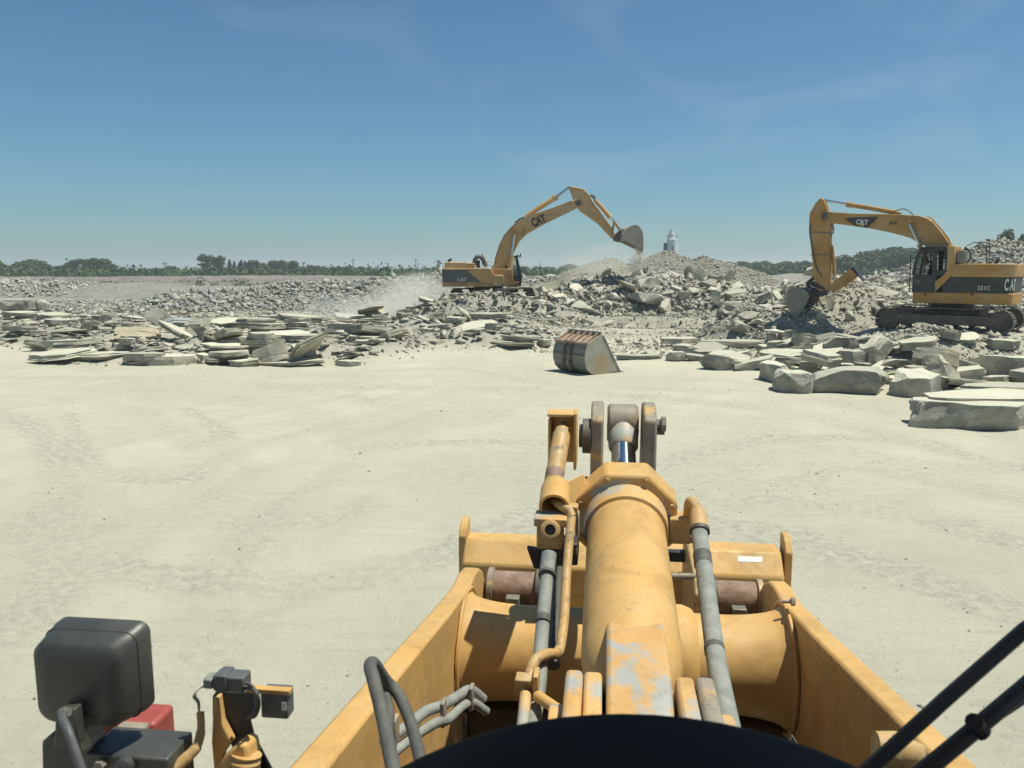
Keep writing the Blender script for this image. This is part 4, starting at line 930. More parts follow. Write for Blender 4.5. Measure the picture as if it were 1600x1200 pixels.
# ---- parked excavator at right, facing left and away; its left side is toward the camera
def parked():
    h = R(40); Hd = Vector((-math.cos(h), math.sin(h), 0)); rz = math.atan2(Hd.y, Hd.x)
    Yc = 28.6; ctr = P(1487, 505, Yc)
    nl = Matrix.Rotation(rz, 3, 'Z') @ Vector((0, 1, 0))        # local +y, toward the camera
    org = Vector((ctr.x, ctr.y, 0)) - nl * 1.15; org.z = pz(519, Yc)
    A = Mach('crawler_excavator', 'parked yellow crawler excavator with black cab at right, bucket resting on the rocks', org, rz); E = A.e
    c = 1.25
    xr, zb = A.q(1583, 520, 1.15); xf, _ = A.q(1371, 515, 1.15); zt = A.q(1480, 481, 1.15)[1]
    print('parked: track x', xr, xf, 'z', zb, zt, 'org', org[:])
    zb = 0.0
    track(E, xr, xf, zb, zt - .02, .85, 1.5, .04); track(E, xr, xf, zb, zt - .02, -1.5, -.85, .04)
    MB().box((xr + 1.1, -.86, zb + .3), (xf - 1.1, .86, zt - .12)).build('undercarriage', M['steel_dark'], E, .02)
    cx = (xr + xf) / 2 + .0
    z1 = A.q(1500, 475, c)[1]; z2 = A.q(1500, 457.5, c)[1]; z3 = A.q(1520, 433, c)[1]; z4 = A.q(1520, 412, c)[1]
    MB().lathe((cx, 0, zt - .14), (0, 0, 1), [(0, .75), (z1 - zt + .14, .75)], 28).build('swing_bearing', M['mblack'], E)
    xF = A.q(1424, 465, c)[0]; xB = A.q(1590, 450, .5)[0]
    def plan(x0, x1, w, rr=.62, rf=.12):
        pts = [(x1, -w + rf), (x1, w - rf), (x1 - rf, w)]
        for k in range(9): a = math.pi / 2 * k / 8; pts.append((x0 + rr - rr * math.sin(a), w - rr * .55 + rr * .55 * math.cos(a)))
        for k in range(9): a = math.pi / 2 * (1 - k / 8); pts.append((x0 + rr - rr * math.sin(a), -(w - rr * .55 + rr * .55 * math.cos(a))))
        pts.append((x1 - rf, -w)); return pts
    xm = A.q(1480, 450, c)[0]; xs_ = A.q(1504, 465, c)[0]
    MB().plan(plan(xB + .02, xF, c - .02), z1, z2 - .0).build('lower_body', M['machine'], E, .03)
    MB().plan(plan(xB + .05, xm + .25, c - .045), z2 + .002, z3).build('side_band', M['mblack'], E, .01)
    MB().plan(plan(xB, xm, c), z3 + .002, z4).build('hood', M['machine'], E, .04)
    # thin panel seams and catches
    for px in (1512, 1529):
        x_ = A.q(px, 422, c)[0]; MB().box((x_ - .012, c - .01, z3 + .05), (x_ + .012, c + .004, z4 - .05)).build('panel_seam', M['machine_dark'], E)
    for px in (1472, 1504, 1545):
        x_ = A.q(px, 466, c)[0]; MB().box((x_ - .01, c - .03, z1 + .04), (x_ + .01, c - .014, z2 - .03)).build('panel_seam', M['machine_dark'], E)
    for px, py in ((1445, 460), (1519, 460)):
        x_, z_ = A.q(px, py, c); MB().lathe((x_, c - .03, z_), (0, 1, 0), [(0, .045), (.02, .045)], 10).build('hatch_lock', M['mblack'], E)
    xa, za = A.q(1505, 457, c); xb = A.q(1590, 457, c)[0]
    MB().box((xB + 1.0, c - .05, z2 + .01), (xa, c - .036, z2 + .03)).build('red_stripe', M['redline'], E)
    # cab
    r0 = A.q(1478, 387, c); zc = r0[1]; cabw0 = c - 1.0
    cf = [A.q(1424, 457, c), A.q(1426, 430, c), A.q(1432, 398, c), A.q(1438, 388, c), A.q(1446, 385.5, c), A.q(1478, 385, c), A.q(1478, 457, c)]
    base = MB().side(cf, cabw0 - .02, c - .035)
    # frame of the cab as pillars and panels round real openings
    fr = MB(); y0, y1 = cabw0, c - .02
    def q(px, py): return A.q(px, py, c)
    panels = [
        [q(1424, 457), q(1426, 429), q(1458, 429), q(1458, 457)],                 # door lower
        [q(1424, 430), q(1431, 398), q(1434, 398), q(1430, 430)],                 # front pillar
        [q(1431, 400), q(1438, 387), q(1478, 385), q(1478, 391), q(1440, 394), q(1434, 400)],
        [q(1456.5, 392), q(1464.5, 392), q(1462, 457), q(1456, 457)],
        [q(1476, 388), q(1479, 388), q(1479, 430), q(1476, 430)],
        [q(1460, 422), q(1478, 422), q(1478, 430), q(1460, 432)],
        [q(1443.5, 394), q(1445.5, 394), q(1444.5, 430), q(1442.5, 430)]]
    for p_ in panels:
        fr.side(p_, y1 - .05, y1); fr.side(p_, y0, y0 + .05)
    roof = [q(1436, 391), q(1439, 387), q(1447, 385), q(1478, 384.5), q(1478, 388)]
    fr.side(roof, y0, y1)
    fr.side([q(1424, 457), q(1426, 446), q(1428, 446), q(1426, 457)], y0, y1)
    fr.side([q(1477, 457), q(1477, 430), q(1479, 430), q(1479, 457)], y0, y1)
    cab = fr.build('cab', M['mblack'], E, .012)
    MB().side([q(1429, 430), q(1433, 399), q(1440, 393), q(1477, 391), q(1477, 430)], y1 - .03, y1 - .02).build('window', M['glass'], cab)
    MB().side([q(1425.5, 455), q(1432, 400), q(1433, 400), q(1427, 455)], y0 + .05, y1 - .05).build('windscreen', M['glass'], cab)
    MB().side([q(1452, 425), q(1449, 408), q(1452, 407), q(1455, 424), q(1446, 432), q(1444, 429)], y0 + .25, y1 - .25).build('seat', M['plastic'], cab, .02)
    x_, z_ = q(1434, 441); text('/K', .22, M['letter_dim'], cab, side_mtx(x_, y1 + .003, z_, 0, True))
    # yellow swept pillar behind the cab
    MB().side([q(1480, 384), q(1491, 385), q(1492, 412), q(1488, 428), q(1481, 436), q(1460.5, 456.5), q(1460.5, 440), q(1474, 430), q(1480, 422)], y1 - .02, y1 + .012).build('side_pillar', M['machine'], E, .012)
    MB().side([q(1480, 384), q(1492, 384.5), q(1493, 413), q(1480, 413)], y0 - .1, y1 - .0205).build('rear_column', M['machine'], E, .02)
    MB().side([q(1493.5, 391), q(1508, 391), q(1508, 412), q(1493.5, 412)], y0 - .2, y1 - .1).build('air_cleaner_box', M['steel'], E, .02)
    A.tube('exhaust_guard', [(1508, 412), (1514, 405), (1514, 396), (1507, 388)], .05, 'mblack', .4)
    A.tube('exhaust_guard', [(1510, 412), (1517, 403), (1516, 394), (1508, 386)], .03, 'mblack', .9)
    # handrails on the hood
    for cc in (.9, .2):
        A.tube('handrail', [(1511, 384), (1522, 379), (1543, 379), (1546, 384), (1546, 412)], .016, 'mblack', cc, 6)
    A.tube('handrail', [(1542, 379), (1542, 412)], .016, 'mblack', .9, 6)
    A.tube('mirror_arm', [(1556, 412), (1560, 404)], .05, 'mblack', .6, 8); A.tube('antenna', [(1586, 412), (1578, 388)], .008, 'mblack', .2, 5)
    A.tube('mirror', [(1440, 391), (1438, 386), (1438, 382)], .02, 'mblack', c - .1, 6)
    A.tube('handrail', [(1423, 400), (1421, 456)], .018, 'mblack', c, 6)
    # boom, stick and their cylinders (machine centre plane)
    bw = .26
    boom = A.qs([(1295, 331), (1302, 331.5), (1340, 334), (1400, 335), (1437, 337), (1450, 341), (1461, 348), (1472, 361), (1482, 375), (1492, 393), (1496, 412), (1484, 412), (1470, 397), (1455, 388), (1440, 381), (1425, 372), (1395, 364), (1360, 357), (1320, 351.5), (1300, 349), (1293, 343)])
    bm_ = MB().side(boom, -bw, bw).build('boom', M['machine'], E, .025)
    pt = A.qs([(1319, 342), (1327, 340), (1372, 338.5), (1366, 346), (1356, 356), (1336, 353)], bw)
    MB().side(pt, bw, bw + .006).build('name_patch', M['mblack'], bm_)
    x_, z_ = A.q(1347, 347.5, bw); x2, _ = A.q(1357, 348.5, bw)
    x3, _z = A.q(1337, 347.2, bw)
    text('C  T', abs(x2 - x3) * .56, M['letter'], bm_, side_mtx(x_, bw + .012, z_, .09, True), .004, .03, .9)
    text('A', abs(x2 - x3) * .56, M['letter'], bm_, side_mtx(x_, bw + .012, z_, .09, True), .004, .03, .9)
    MB().side(A.qs([(1343.5, 353), (1350.5, 353.5), (1347, 349)], bw), bw + .016, bw + .02).build('yellow_triangle', M['letter_yellow'], bm_)
    for px, py in ((1393, 349), (1399, 348.5)):
        x_, z_ = A.q(px, py, bw); MB().lathe((x_, bw, z_), (0, 1, 0), [(0, .06), (.03, .06), (.03, .03), (.05, .03)], 12).build('pin', M['steel_dark'], bm_)
    for cc in (-.1, 0, .1):
        A.tube('hose', [(1449, 338), (1456, 341), (1470, 357), (1482, 372), (1486, 383)], .022, 'machine_dark' if cc else 'hose_dark', cc, 6, bm_)
    A.tube('hose', [(1395, 331), (1404, 328), (1412, 326), (1420, 329), (1427, 336)], .02, 'hose_dark', .15, 6, bm_)
    A.tube('hose', [(1300, 334), (1293, 332), (1285, 338), (1288, 348)], .022, 'hose_dark', .32, 6, bm_)
    sw = .17
    st = A.qs([(1284, 309.5), (1289, 312), (1293, 322), (1297, 335), (1301, 350), (1299, 362), (1298, 375), (1299, 395), (1298, 430), (1296, 453), (1283, 455), (1276, 449), (1273, 430), (1270, 392), (1266, 362), (1267, 334), (1276, 318)])
    stk = MB().side(st, -sw, sw).build('stick', M['machine'], E, .02)
    x_, z_ = A.q(1292, 338); MB().lathe((x_, -bw - .06, z_), (0, 1, 0), [(0, .13), (2 * bw + .12, .13)], 18).build('stick_pin', M['steel_dark'], stk)
    for py, ln in ((363, 26), (398, 20)):
        A.tube('hose_clamp', [(1266, py), (1300, py + 1)], .02, 'steel', sw + .02, 6, stk)
    A.tube('hose', [(1267, 348), (1265, 362), (1270, 395), (1276, 420), (1284, 432)], .022, 'hose_dark', sw + .03, 6, stk)
    A.tube('hose', [(1298, 350), (1303, 356), (1302, 364), (1297, 368)], .022, 'hose_dark', sw + .05, 6, stk)
    # second bar behind the stick: bucket cylinder
    bc = A.tube('bucket_cylinder', [(1299, 384), (1303, 410), (1304, 432)], .075, 'machine', -.02, 14); A.tube('rod', [(1304, 430), (1303, 446)], .04, 'chrome', -.02, 10, bc)
    sc1 = A.tube('stick_cylinder', [(1325, 319.5), (1360, 325), (1396, 331.5), (1408, 334)], [.095, .09, .09, .06], 'machine', 0, 16)
    A.tube('rod', [(1286, 312.5), (1325, 319.5)], .048, 'chrome', 0, 12, sc1); A.tube('gland', [(1323, 319), (1329, 320.3)], .11, 'machine_dark', 0, 16, sc1)
    for s_ in (-1, 1):
        b2 = A.tube('boom_cylinder', [(1436, 382), (1444, 400), (1450, 412)], .09, 'machine', s_ * (bw + .1), 14); A.tube('rod', [(1419.5, 347), (1437, 384)], .045, 'chrome', s_ * (bw + .1), 12, b2)
        x_, z_ = A.q(1419.5, 347, s_ * (bw + .1)); MB().lathe((x_, s_ * (bw + .1) - .06, z_), (0, 1, 0), [(0, .09), (.12, .09)], 14).build('rod_eye', M['machine'], b2)
    # thumb (folded bar) and its dark tip
    th = MB().side(A.qs([(1295, 452), (1300, 444), (1330, 420), (1341, 428), (1336, 435), (1305, 456)]), -.2, .2).build('thumb', M['machine'], E, .02)
    MB().side(A.qs([(1331, 419), (1336, 417.5), (1347, 434), (1352, 438), (1349, 438), (1341, 430)]), -.22, .22).build('thumb_tip', M['mblack'], th, .01)
    # bucket with linkage
    prof = A.qs([(1228.5, 462), (1231, 453), (1239, 449.5), (1250, 449), (1259, 453), (1265, 461), (1262, 472), (1254, 484), (1243, 500), (1238, 496), (1234, 486), (1230, 474)], .62)
    bk = bucket_part(E, prof, -.62, .62, E, A.qs([(1265, 461), (1259, 453), (1250, 449), (1239, 449.5), (1231, 453), (1228.5, 462), (1230, 474), (1234, 486), (1238, 496), (1243, 500)], .62))
    for ch in bk.children: ch.data.materials[0] = M['bucket_back']
    A.tube('coupler_pin', [(1262, 455), (1267, 456)], .14, 'steel', .2, 14, bk)
    for k in range(5):
        y_ = -.5 + k * .25; x_, z_ = A.q(1241, 499, .62); MB().side([(x_ + .1, z_ + .12), (x_ - .08, z_ + .1), (x_ - .04, z_ - .22)], y_ - .05, y_ + .05).build('tooth', M['steel'], bk)
    A.tube('linkage', [(1273, 432), (1262, 443), (1266, 455)], [.07, .09, .07], 'mblack', .0, 10); A.tube('linkage', [(1262, 440), (1275, 445), (1290, 452)], [.07, .12, .09], 'mblack', .1, 10)
    A.tube('coupler', [(1262, 452), (1280, 458), (1293, 456)], [.12, .17, .12], 'mblack', .0, 12)
    # lettering on the band
    yb = c - .045
    x_, z_ = A.q(1537.5, 450.2, yb); xa_ = A.q(1528, 450, yb)[0]; xb_ = A.q(1547, 450, yb)[0]
    text('321C', (xa_ - xb_) * .52, M['letter'], E, side_mtx(x_, yb + .008, z_, 0, True), .004, .005, .95)
    x_, z_ = A.q(1555, 452.2, yb); text('LCR', (xa_ - xb_) * .26, M['letter_dim'], E, side_mtx(x_, yb + .004, z_, 0, True), .004, .0)
    x_, z_ = A.q(1478.5, 449.8, yb); text('CAT', (xa_ - xb_) * .34, M['letter_dim'], E, side_mtx(x_, yb + .004, z_, 0, True), .004, .0)
    # big name on the rounded tail, set tangent to it
    x0_, rr, w_ = xB + .05, .62, c - .045
    def tail(a): return Vector((x0_ + rr - rr * math.sin(a), w_ - rr * .55 + rr * .55 * math.cos(a), 0)), Vector((-rr * math.cos(a), -rr * .55 * math.sin(a), 0)).normalized()
    for ch, a in (('C', .74), ('A', 1.12), ('T', 1.44)):
        p_, tg = tail(a); nn = Vector((tg.y, -tg.x, 0)); 
        if nn.y < 0: nn = -nn
        p_ = p_ + nn * .012; up = Vector((0, 0, 1)); zz = (z2 + z3) / 2
        m_ = Matrix(((tg.x, 0, nn.x, p_.x), (tg.y, 0, nn.y, p_.y), (0, 1, 0, zz), (0, 0, 0, 1)))
        text(ch, (z3 - z2) * .98, M['letter'], E, m_, .004, .03, .36)
    return A
A1 = parked()

# ---- working excavator in the middle, facing right; its right side is toward the camera
def working():
    Yc = 45.0; ctr = P(757, 460, Yc)
    A = Mach('crawler_excavator', 'working yellow crawler excavator dumping dusty rock, boom raised high in the middle', (ctr.x, Yc, pz(477, Yc)), R(3)); E = A.e
    c = -1.5
    def q(px, py, cc=c): return A.q(px, py, cc)
    z1 = q(740, 448)[1]; z2 = q(740, 441.5)[1]; z3 = q(740, 421)[1]; z4 = q(740, 408)[1]
    # undercarriage turned: both tracks seen nearly end on
    xa, xb = q(738, 460)[0], q(806, 460)[0]
    ua = empty('undercarriage', (0, 0, 0)); ua.parent = E; ua.location = ((xa + xb) / 2, 0, 0); ua.rotation_euler = (0, 0, R(62))
    L = 4.3
    for y0 in (-1.6, 1.0):
        tr = track(ua, -L / 2, L / 2, 0, z1 - .14, y0, y0 + .6, .03)
        tr.name = 'crawler_track'
    MB().box((-1.2, -1, .3), (1.2, 1, z1 - .15)).build('track_beam', M['steel_dark'], ua, .02)
    cx = (xa + xb) / 2 - .3
    MB().lathe((cx, 0, z1 - .3), (0, 0, 1), [(0, .8), (.3, .8)], 24).build('swing_bearing', M['mblack'], E)
    x0 = q(691, 440)[0]; x1 = q(768, 440)[0]
    MB().box((x0, c, z1), (x1 + .2, -c, z2)).build('lower_body', M['machine_dark'], E, .03)
    MB().side([q(692, 441.5), q(691, 421.5), q(768, 421.5), q(772, 427), q(772, 441.5)], c + .02, -c - .02).build('body_side', M['machine_pale'], E, .03)
    MB().side([q(691, 440.5), q(690.3, 422.3), q(729, 422.3), q(751, 440.5)], c, c + .026).build('dark_panel', M['greyplastic'], E)
    MB().side([q(690.2, 421.6), q(691, 419.6), q(764, 419), q(767, 421.6)], c - .02, -c).build('top_rail', M['machine_pale'], E, .02)
    MB().side([q(691, 441.6), q(691, 442.6), q(771, 442.6), q(771, 441.6)], c - .015, c + .1).build('lower_trim', M['machine_pale'], E)
    MB().side([q(694, 419), q(695, 409.5), q(727, 409.5), q(727, 419)], c + .15, -c - .1).build('hood', M['machine_pale'], E, .04)
    MB().side([q(727.3, 419), q(727.3, 411), q(742, 411), q(742, 419)], c + .25, -c - .2).build('hood', M['machine_dark'], E, .03)
    xq = q(727, 415)[0]; MB().box((xq - .015, c + .14, z3 + .05), (xq + .015, c + .148, z4)).build('panel_seam', M['machine_dark'], E)
    A.tube('exhaust', [(700, 409), (704, 405), (706, 407)], .07, 'mblack', -.4, 8)
    A.tube('air_intake', [(741, 414), (742, 406), (745, 401.5), (750, 401), (754, 404), (757, 410), (760, 416)], .12, 'greyplastic', -.8, 12)
    A.tube('air_cleaner', [(744, 412.5), (750, 412.5)], .2, 'mblack', -.7, 12)
    A.tube('handrail', [(753.5, 416), (753.5, 396)], .02, 'mblack', -1.2, 6); A.tube('handrail', [(753.5, 398), (758, 404), (760, 418)], .02, 'machine_dark', -1.2, 6); A.tube('handrail', [(758, 409), (769, 409)], .015, 'machine_dark', -1.2, 6)
    # right front boxes with rails
    MB().side([q(771, 446), q(771, 430), q(776, 429.5), q(787, 430), q(787, 446)], c + .05, c + 1.0).build('tool_box', M['machine_pale'], E, .03)
    MB().side([q(757, 419), q(760, 417), q(768, 428), q(767, 432)], c + .1, c + .9).build('step_panel', M['machine_pale'], E, .02)
    for a in ((772, 447, 772, 430), (785, 447, 785, 431), (788.5, 447, 788.5, 418)):
        A.tube('handrail', [(a[0], a[1]), (a[2], a[3])], .022, 'machine_dark', c - .04, 6)
    A.tube('handrail', [(772, 444.5), (788, 444.5)], .022, 'machine_dark', c - .04, 6)
    MB().side(A.qs([(768, 446), (767, 420), (800, 420), (802, 446)], 0), -.7, .6).build('boom_foot_frame', M['machine_dark'], E, .03)
    # cab on the far side
    y0, y1 = .45, 1.45
    def k(px, py): return A.q(px, py, .45)
    fr = MB()
    for p_ in ([k(783, 447), k(783, 430), k(815, 430), k(813, 447)], [k(811, 432), k(806, 402), k(809, 402), (k(816, 432))], [k(783, 402), k(783, 399.5), k(804, 399.5), k(808, 402.5)],
               [k(783, 430), k(783, 401), k(786, 401), k(786, 430)], [k(796, 430), k(796, 401), k(799, 401), k(800, 430)]):
        fr.side(p_, y0, y0 + .06); fr.side(p_, y1 - .06, y1)
    fr.side([k(783, 402), k(783, 399), k(804, 399), k(808, 402)], y0, y1); fr.side([k(813, 447), k(815, 432), k(816, 432), k(814, 447)], y0, y1)
    cab = fr.build('cab', M['mblack'], E, .02)
    MB().side([k(806, 402), k(815.5, 432), k(813, 447), k(812, 447), k(814.5, 432), k(805, 402)], y0 + .06, y1 - .06).build('windscreen', M['glass'], cab)
    MB().side([k(786, 430), k(786, 402), k(806, 402), k(812, 430)], y0 + .02, y0 + .03).build('window', M['glass'], cab)
    MB().side([k(788, 436), k(788, 410), k(792, 410), k(796, 428), k(802, 428), k(802, 436)], y0 + .25, y1 - .25).build('seat', M['plastic'], cab, .04)
    A.tube('mirror', [(808, 402), (808.5, 398.5), (808, 399.5)], .08, 'mblack', .5, 8); A.tube('work_light', [(812, 399), (814, 399.6)], .12, 'mblack', .9, 8); A.tube('handrail', [(801, 399), (805, 384)], .03, 'mblack', .5, 6)
    MB().side([k(792, 447.5), k(794, 441), (k(811, 440)), k(808, 449)], y0 - .03, y1).build('cab_step', M['machine_dark'], E, .02)
    bw = .36
    boom = A.qs([(770, 428), (772.5, 412), (776, 399), (781, 382), (789, 366), (802, 351.5), (822, 339), (856, 328), (893, 314.5), (898, 312), (904, 315), (903, 322), (897, 328), (885, 333.5), (850, 350.5), (823, 366), (811, 378), (803, 394), (793, 411), (784, 428)])
    bm_ = MB().side(boom, -bw, bw).build('boom', M['machine_pale'], E, .03)
    for pth in ([(771, 424), (774, 404), (781, 382), (789, 366)], [(789, 366), (803, 351), (822, 339), (856, 328), (893, 314)]):
        A.tube('edge_plate', pth, .03, 'machine_dark', -bw - .01, 6, bm_)
    x_, z_ = A.q(841.5, 345.5, -bw); text('CAT', .62, M['mblack'], bm_, side_mtx(x_, -bw - .012, z_, .40), .006, .05, .66)
    MB().side(A.qs([(803, 352), (805, 346), (812, 341), (820, 338), (822, 340), (813, 343), (807, 348), (805, 353)], -bw), -bw, -bw + .2).build('hose_guard', M['mblack'], bm_)
    A.tube('hose', [(821, 356), (818, 364), (815, 370)], .05, 'machine_dark', -bw - .03, 6, bm_)
    sw = .26
    st = A.qs([(888.5, 291.5), (894, 292), (911, 295.5), (920, 305), (926, 317), (935, 328), (947, 345), (956.5, 358), (960.5, 368), (956, 373), (951, 367), (935, 350), (915, 335), (907, 330), (898, 320), (895, 308)])
    stk = MB().side(st, -sw, sw).build('stick', M['machine_pale'], E, .03)
    A.tube('edge_plate', [(891, 292), (911, 296), (920, 305), (926, 317), (935, 328), (947, 345), (956, 358)], .03, 'machine_dark', -sw - .01, 6, stk)
    x_, z_ = A.q(902, 318); MB().lathe((x_, -bw - .1, z_), (0, 1, 0), [(0, .17), (2 * bw + .2, .17)], 18).build('stick_pin', M['steel_dark'], stk)
    s1 = A.tube('stick_cylinder', [(868, 308.5), (840, 326), (822, 338)], [.15, .14, .12], 'machine_pale', 0, 16); A.tube('rod', [(889.5, 292.5), (869, 308)], .07, 'chrome', 0, 12, s1); A.tube('gland', [(870, 307.2), (865, 310.3)], .17, 'machine_dark', 0, 16, s1)
    b1 = A.tube('bucket_cylinder', [(929, 312), (941, 325), (953.5, 340)], [.1, .12, .13], 'machine_pale', 0, 14); A.tube('rod', [(953, 339), (960, 346.5)], .06, 'chrome', 0, 10, b1)
    A.tube('hose', [(919, 305), (926, 305), (931, 310), (934, 318)], .04, 'hose_dark', .1, 6, stk); A.tube('hose', [(921, 308), (925, 307), (929, 312)], .04, 'hose_dark', -.1, 6, stk)
    A.tube('bracket', [(927, 331), (931, 329)], .07, 'machine_dark', -sw - .05, 8, stk)
    for s_ in (-1, 1):
        b2 = A.tube('boom_cylinder', [(799.5, 398), (797, 415), (795.5, 437)], [.13, .15, .15], 'machine_pale', s_ * (bw + .16), 14)
        A.tube('rod', [(804.5, 364), (799, 400)], .075, 'chrome', s_ * (bw + .16), 12, b2)
        x_, z_ = A.q(804.5, 363, s_ * (bw + .16)); MB().lathe((x_, s_ * (bw + .16) - .09, z_), (0, 1, 0), [(0, .15), (.18, .15)], 14).build('rod_eye', M['machine_dark'], b2)
        x_, z_ = A.q(795.5, 437, s_ * (bw + .16)); MB().lathe((x_, s_ * (bw + .16) - .09, z_), (0, 1, 0), [(0, .24), (.18, .24)], 14).build('base_eye', M['machine_pale'], b2)
    for s_ in (-1, 1):
        A.tube('linkage', [(960, 346), (958, 356), (956.5, 366)], .07, 'machine_dark', s_ * (sw + .06), 8); A.tube('linkage', [(960, 346), (965, 354), (970, 361)], .07, 'machine_dark', s_ * (sw - .1), 8)
    A.tube('coupler', [(959, 371), (964, 372), (972, 366), (975, 360)], [.18, .25, .28, .25], 'steel_dark', 0, 12)
    prof = A.qs([(966, 377), (969, 367), (975, 358), (981, 354), (989, 352.3), (995, 356), (999, 363), (1000.5, 375), (1000, 391), (985, 383), (975, 378.5)])
    bk = bucket_part(E, prof, -.85, .85, E, A.qs([(966, 377), (969, 367), (975, 358), (981, 354), (989, 352.3), (995, 356), (999, 363), (1000.5, 375), (1000, 391)]))
    for ch in [bk] + list(bk.children): ch.data.materials[0] = M['bucket_mid']
    for kk in range(5):
        y_ = -.7 + kk * .35; x_, z_ = A.q(1000, 391); MB().side([(x_ - .12, z_ + .2), (x_ + .04, z_ + .2), (x_ - .02, z_ - .2)], y_ - .06, y_ + .06).build('tooth', M['steel'], bk)
    x_, z_ = q(721.5, 437.3); text('CAT', .26, M['letter'], E, side_mtx(x_, c - .003, z_, 0), .004, .02)
    x_, z_ = q(698.5, 437); text('330', .2, M['letter_dim'], E, side_mtx(x_, c - .003, z_, 0), .004, 0) if False else None
    return A
A2 = working()

# ------------------------------------------------------------------ loose bucket standing on the yard
def loose_bucket():
    Y0 = 24.0; a = P(934, 585, Y0); p = Vector((.80, .60, 0)); rz = math.atan2(p.y, p.x)
    t = tag(empty('excavator_bucket', (a.x - .25, a.y - .1, tz(a.x, a.y) - .01), rz), 'loose grey and rusty excavator bucket standing alone on the yard', 'bucket')
    W_ = 1.45                                  # width runs along local +y (away to the left)
    outer = [(-.12, .98), (-.2, .8), (-.24, .6), (-.22, .4), (-.14, .2), (0.02, .06), (.22, .0), (.5, .0), (1.02, .03), (1.22, .05)]
    mouth = [(1.22, .08), (1.1, .22), (.72, .86), (.5, 1.2), (.38, 1.22)]
    top = [(.38, 1.2), (-.12, .98)]
    prof = outer + mouth
    sh = MB(); th = .035
    def strip(a_, c_, t_, y0, y1, inn=1):
        d = (Vector((c_[0], 0, c_[1])) - Vector((a_[0], 0, a_[1]))).normalized(); n = Vector((-d.z, 0, d.x)) * t_ * inn
        sh.prism([(a_[0], y0, a_[1]), (c_[0], y0, c_[1]), (c_[0] + n.x, y0, c_[1] + n.z), (a_[0] + n.x, y0, a_[1] + n.z)], (0, 0, 0), (0, y1 - y0, 0))
    for a_, c_ in zip(outer[:-1], outer[1:]): strip(a_, c_, th, 0, W_)
    shell = sh.build('shell', M['bucket_back'], t, 0, smooth=50)
    MB().side([(-.12, .98), (.38, 1.2), (.38, 1.17), (-.1, .94)], .02, W_ - .02).build('top_plate', M['rust2'], t)
    MB().side(prof, -.03, .0).build('cheek_plate', M['worn_cheek'], t, .006); MB().side(prof, W_, W_ + .03).build('cheek_plate', M['worn_cheek'], t, .006)
    e = MB(); e.tube([(1.24, -.035, .04), (.5, -.035, 1.2)], .02, 6); e.build('side_edge', M['steel'], t)
    MB().side([(1.0, -.02), (1.42, .0), (1.42, .02), (1.0, .08)], -.04, W_ + .04).build('cutting_edge', M['steel'], t)
    # rusty top with ribs and the raised rim
    for k in range(6):
        y_ = .06 + k * (W_ - .12) / 5
        MB().side([(-.16, .98), (-.1, 1.03), (.1, 1.15), (.36, 1.3), (.4, 1.2), (-.1, .96)], y_ - .018, y_ + .018).build('rib', M['rust2'], t)
    MB().box((.36, -.03, 1.2), (.44, W_ + .03, 1.32)).build('rim', M['bucket_back'], t, .01)
    MB().box((-.17, -.03, .95), (-.11, W_ + .03, 1.02)).build('rim', M['rust2'], t, .01)
    # seams and the two wear straps with lifting eyes on the back
    w = MB()
    for (z0_, x0_) in ((.62, -.245),): w.box((x0_ - .012, .02, z0_), (x0_ + .02, W_ - .02, z0_ + .02))
    w.build('weld_seam', M['mblack'], t)
    for y_ in (.62, .92):
        s_ = MB()
        for a_, c_ in zip(outer[:5], outer[1:6]):
            d = (Vector((c_[0], 0, c_[1])) - Vector((a_[0], 0, a_[1]))).normalized(); n = Vector((d.z, 0, -d.x)) * .05
            s_.prism([(a_[0], y_ - .05, a_[1]), (c_[0], y_ - .05, c_[1]), (c_[0] + n.x, y_ - .05, c_[1] + n.z), (a_[0] + n.x, y_ - .05, a_[1] + n.z)], (0, 0, 0), (0, .1, 0))
        s_.build('wear_strap', M['steel_dark'], t)
        MB().tube([(-.29, y_ + .03, .42), (-.37, y_ + .03, .40), (-.37, y_ + .03, .30), (-.22, y_ + .03, .12)], .025, 8).build('lifting_eye', M['steel'], t)
        MB().lathe((-.16, y_ - .04, .99), (0, 1, 0), [(0, .06), (.08, .06)], 12).build('pin_boss', M['rust'], t)
m, nt, b = _mat('worn_cheek_steel'); v = coords(nt); 
cc = mixc(nt, ramp(nt, nz(nt, v, 3, 6), [(.35, 0), (.65, 1)]), (.27, .27, .22), (.36, .35, .28))
sxyz = N(nt, 'ShaderNodeVectorMath', operation='DISTANCE'); nt.links.new(v, sxyz.inputs[0]); sxyz.inputs[1].default_value = (.4, 0, .28)
mm = N(nt, 'ShaderNodeMath', operation='MULTIPLY_ADD'); nt.links.new(nz(nt, v, 6, 8, .7), mm.inputs[0]); mm.inputs[1].default_value = .5; nt.links.new(sxyz.outputs['Value'], mm.inputs[2])
cc = mixc(nt, ramp(nt, mm.outputs[0], [(.50, .75), (.72, 0)]), cc, (.36, .25, .14))
nt.links.new(cc, b.inputs['Base Color']); b.inputs['Roughness'].default_value = .75; M['worn_cheek'] = m
loose_bucket()
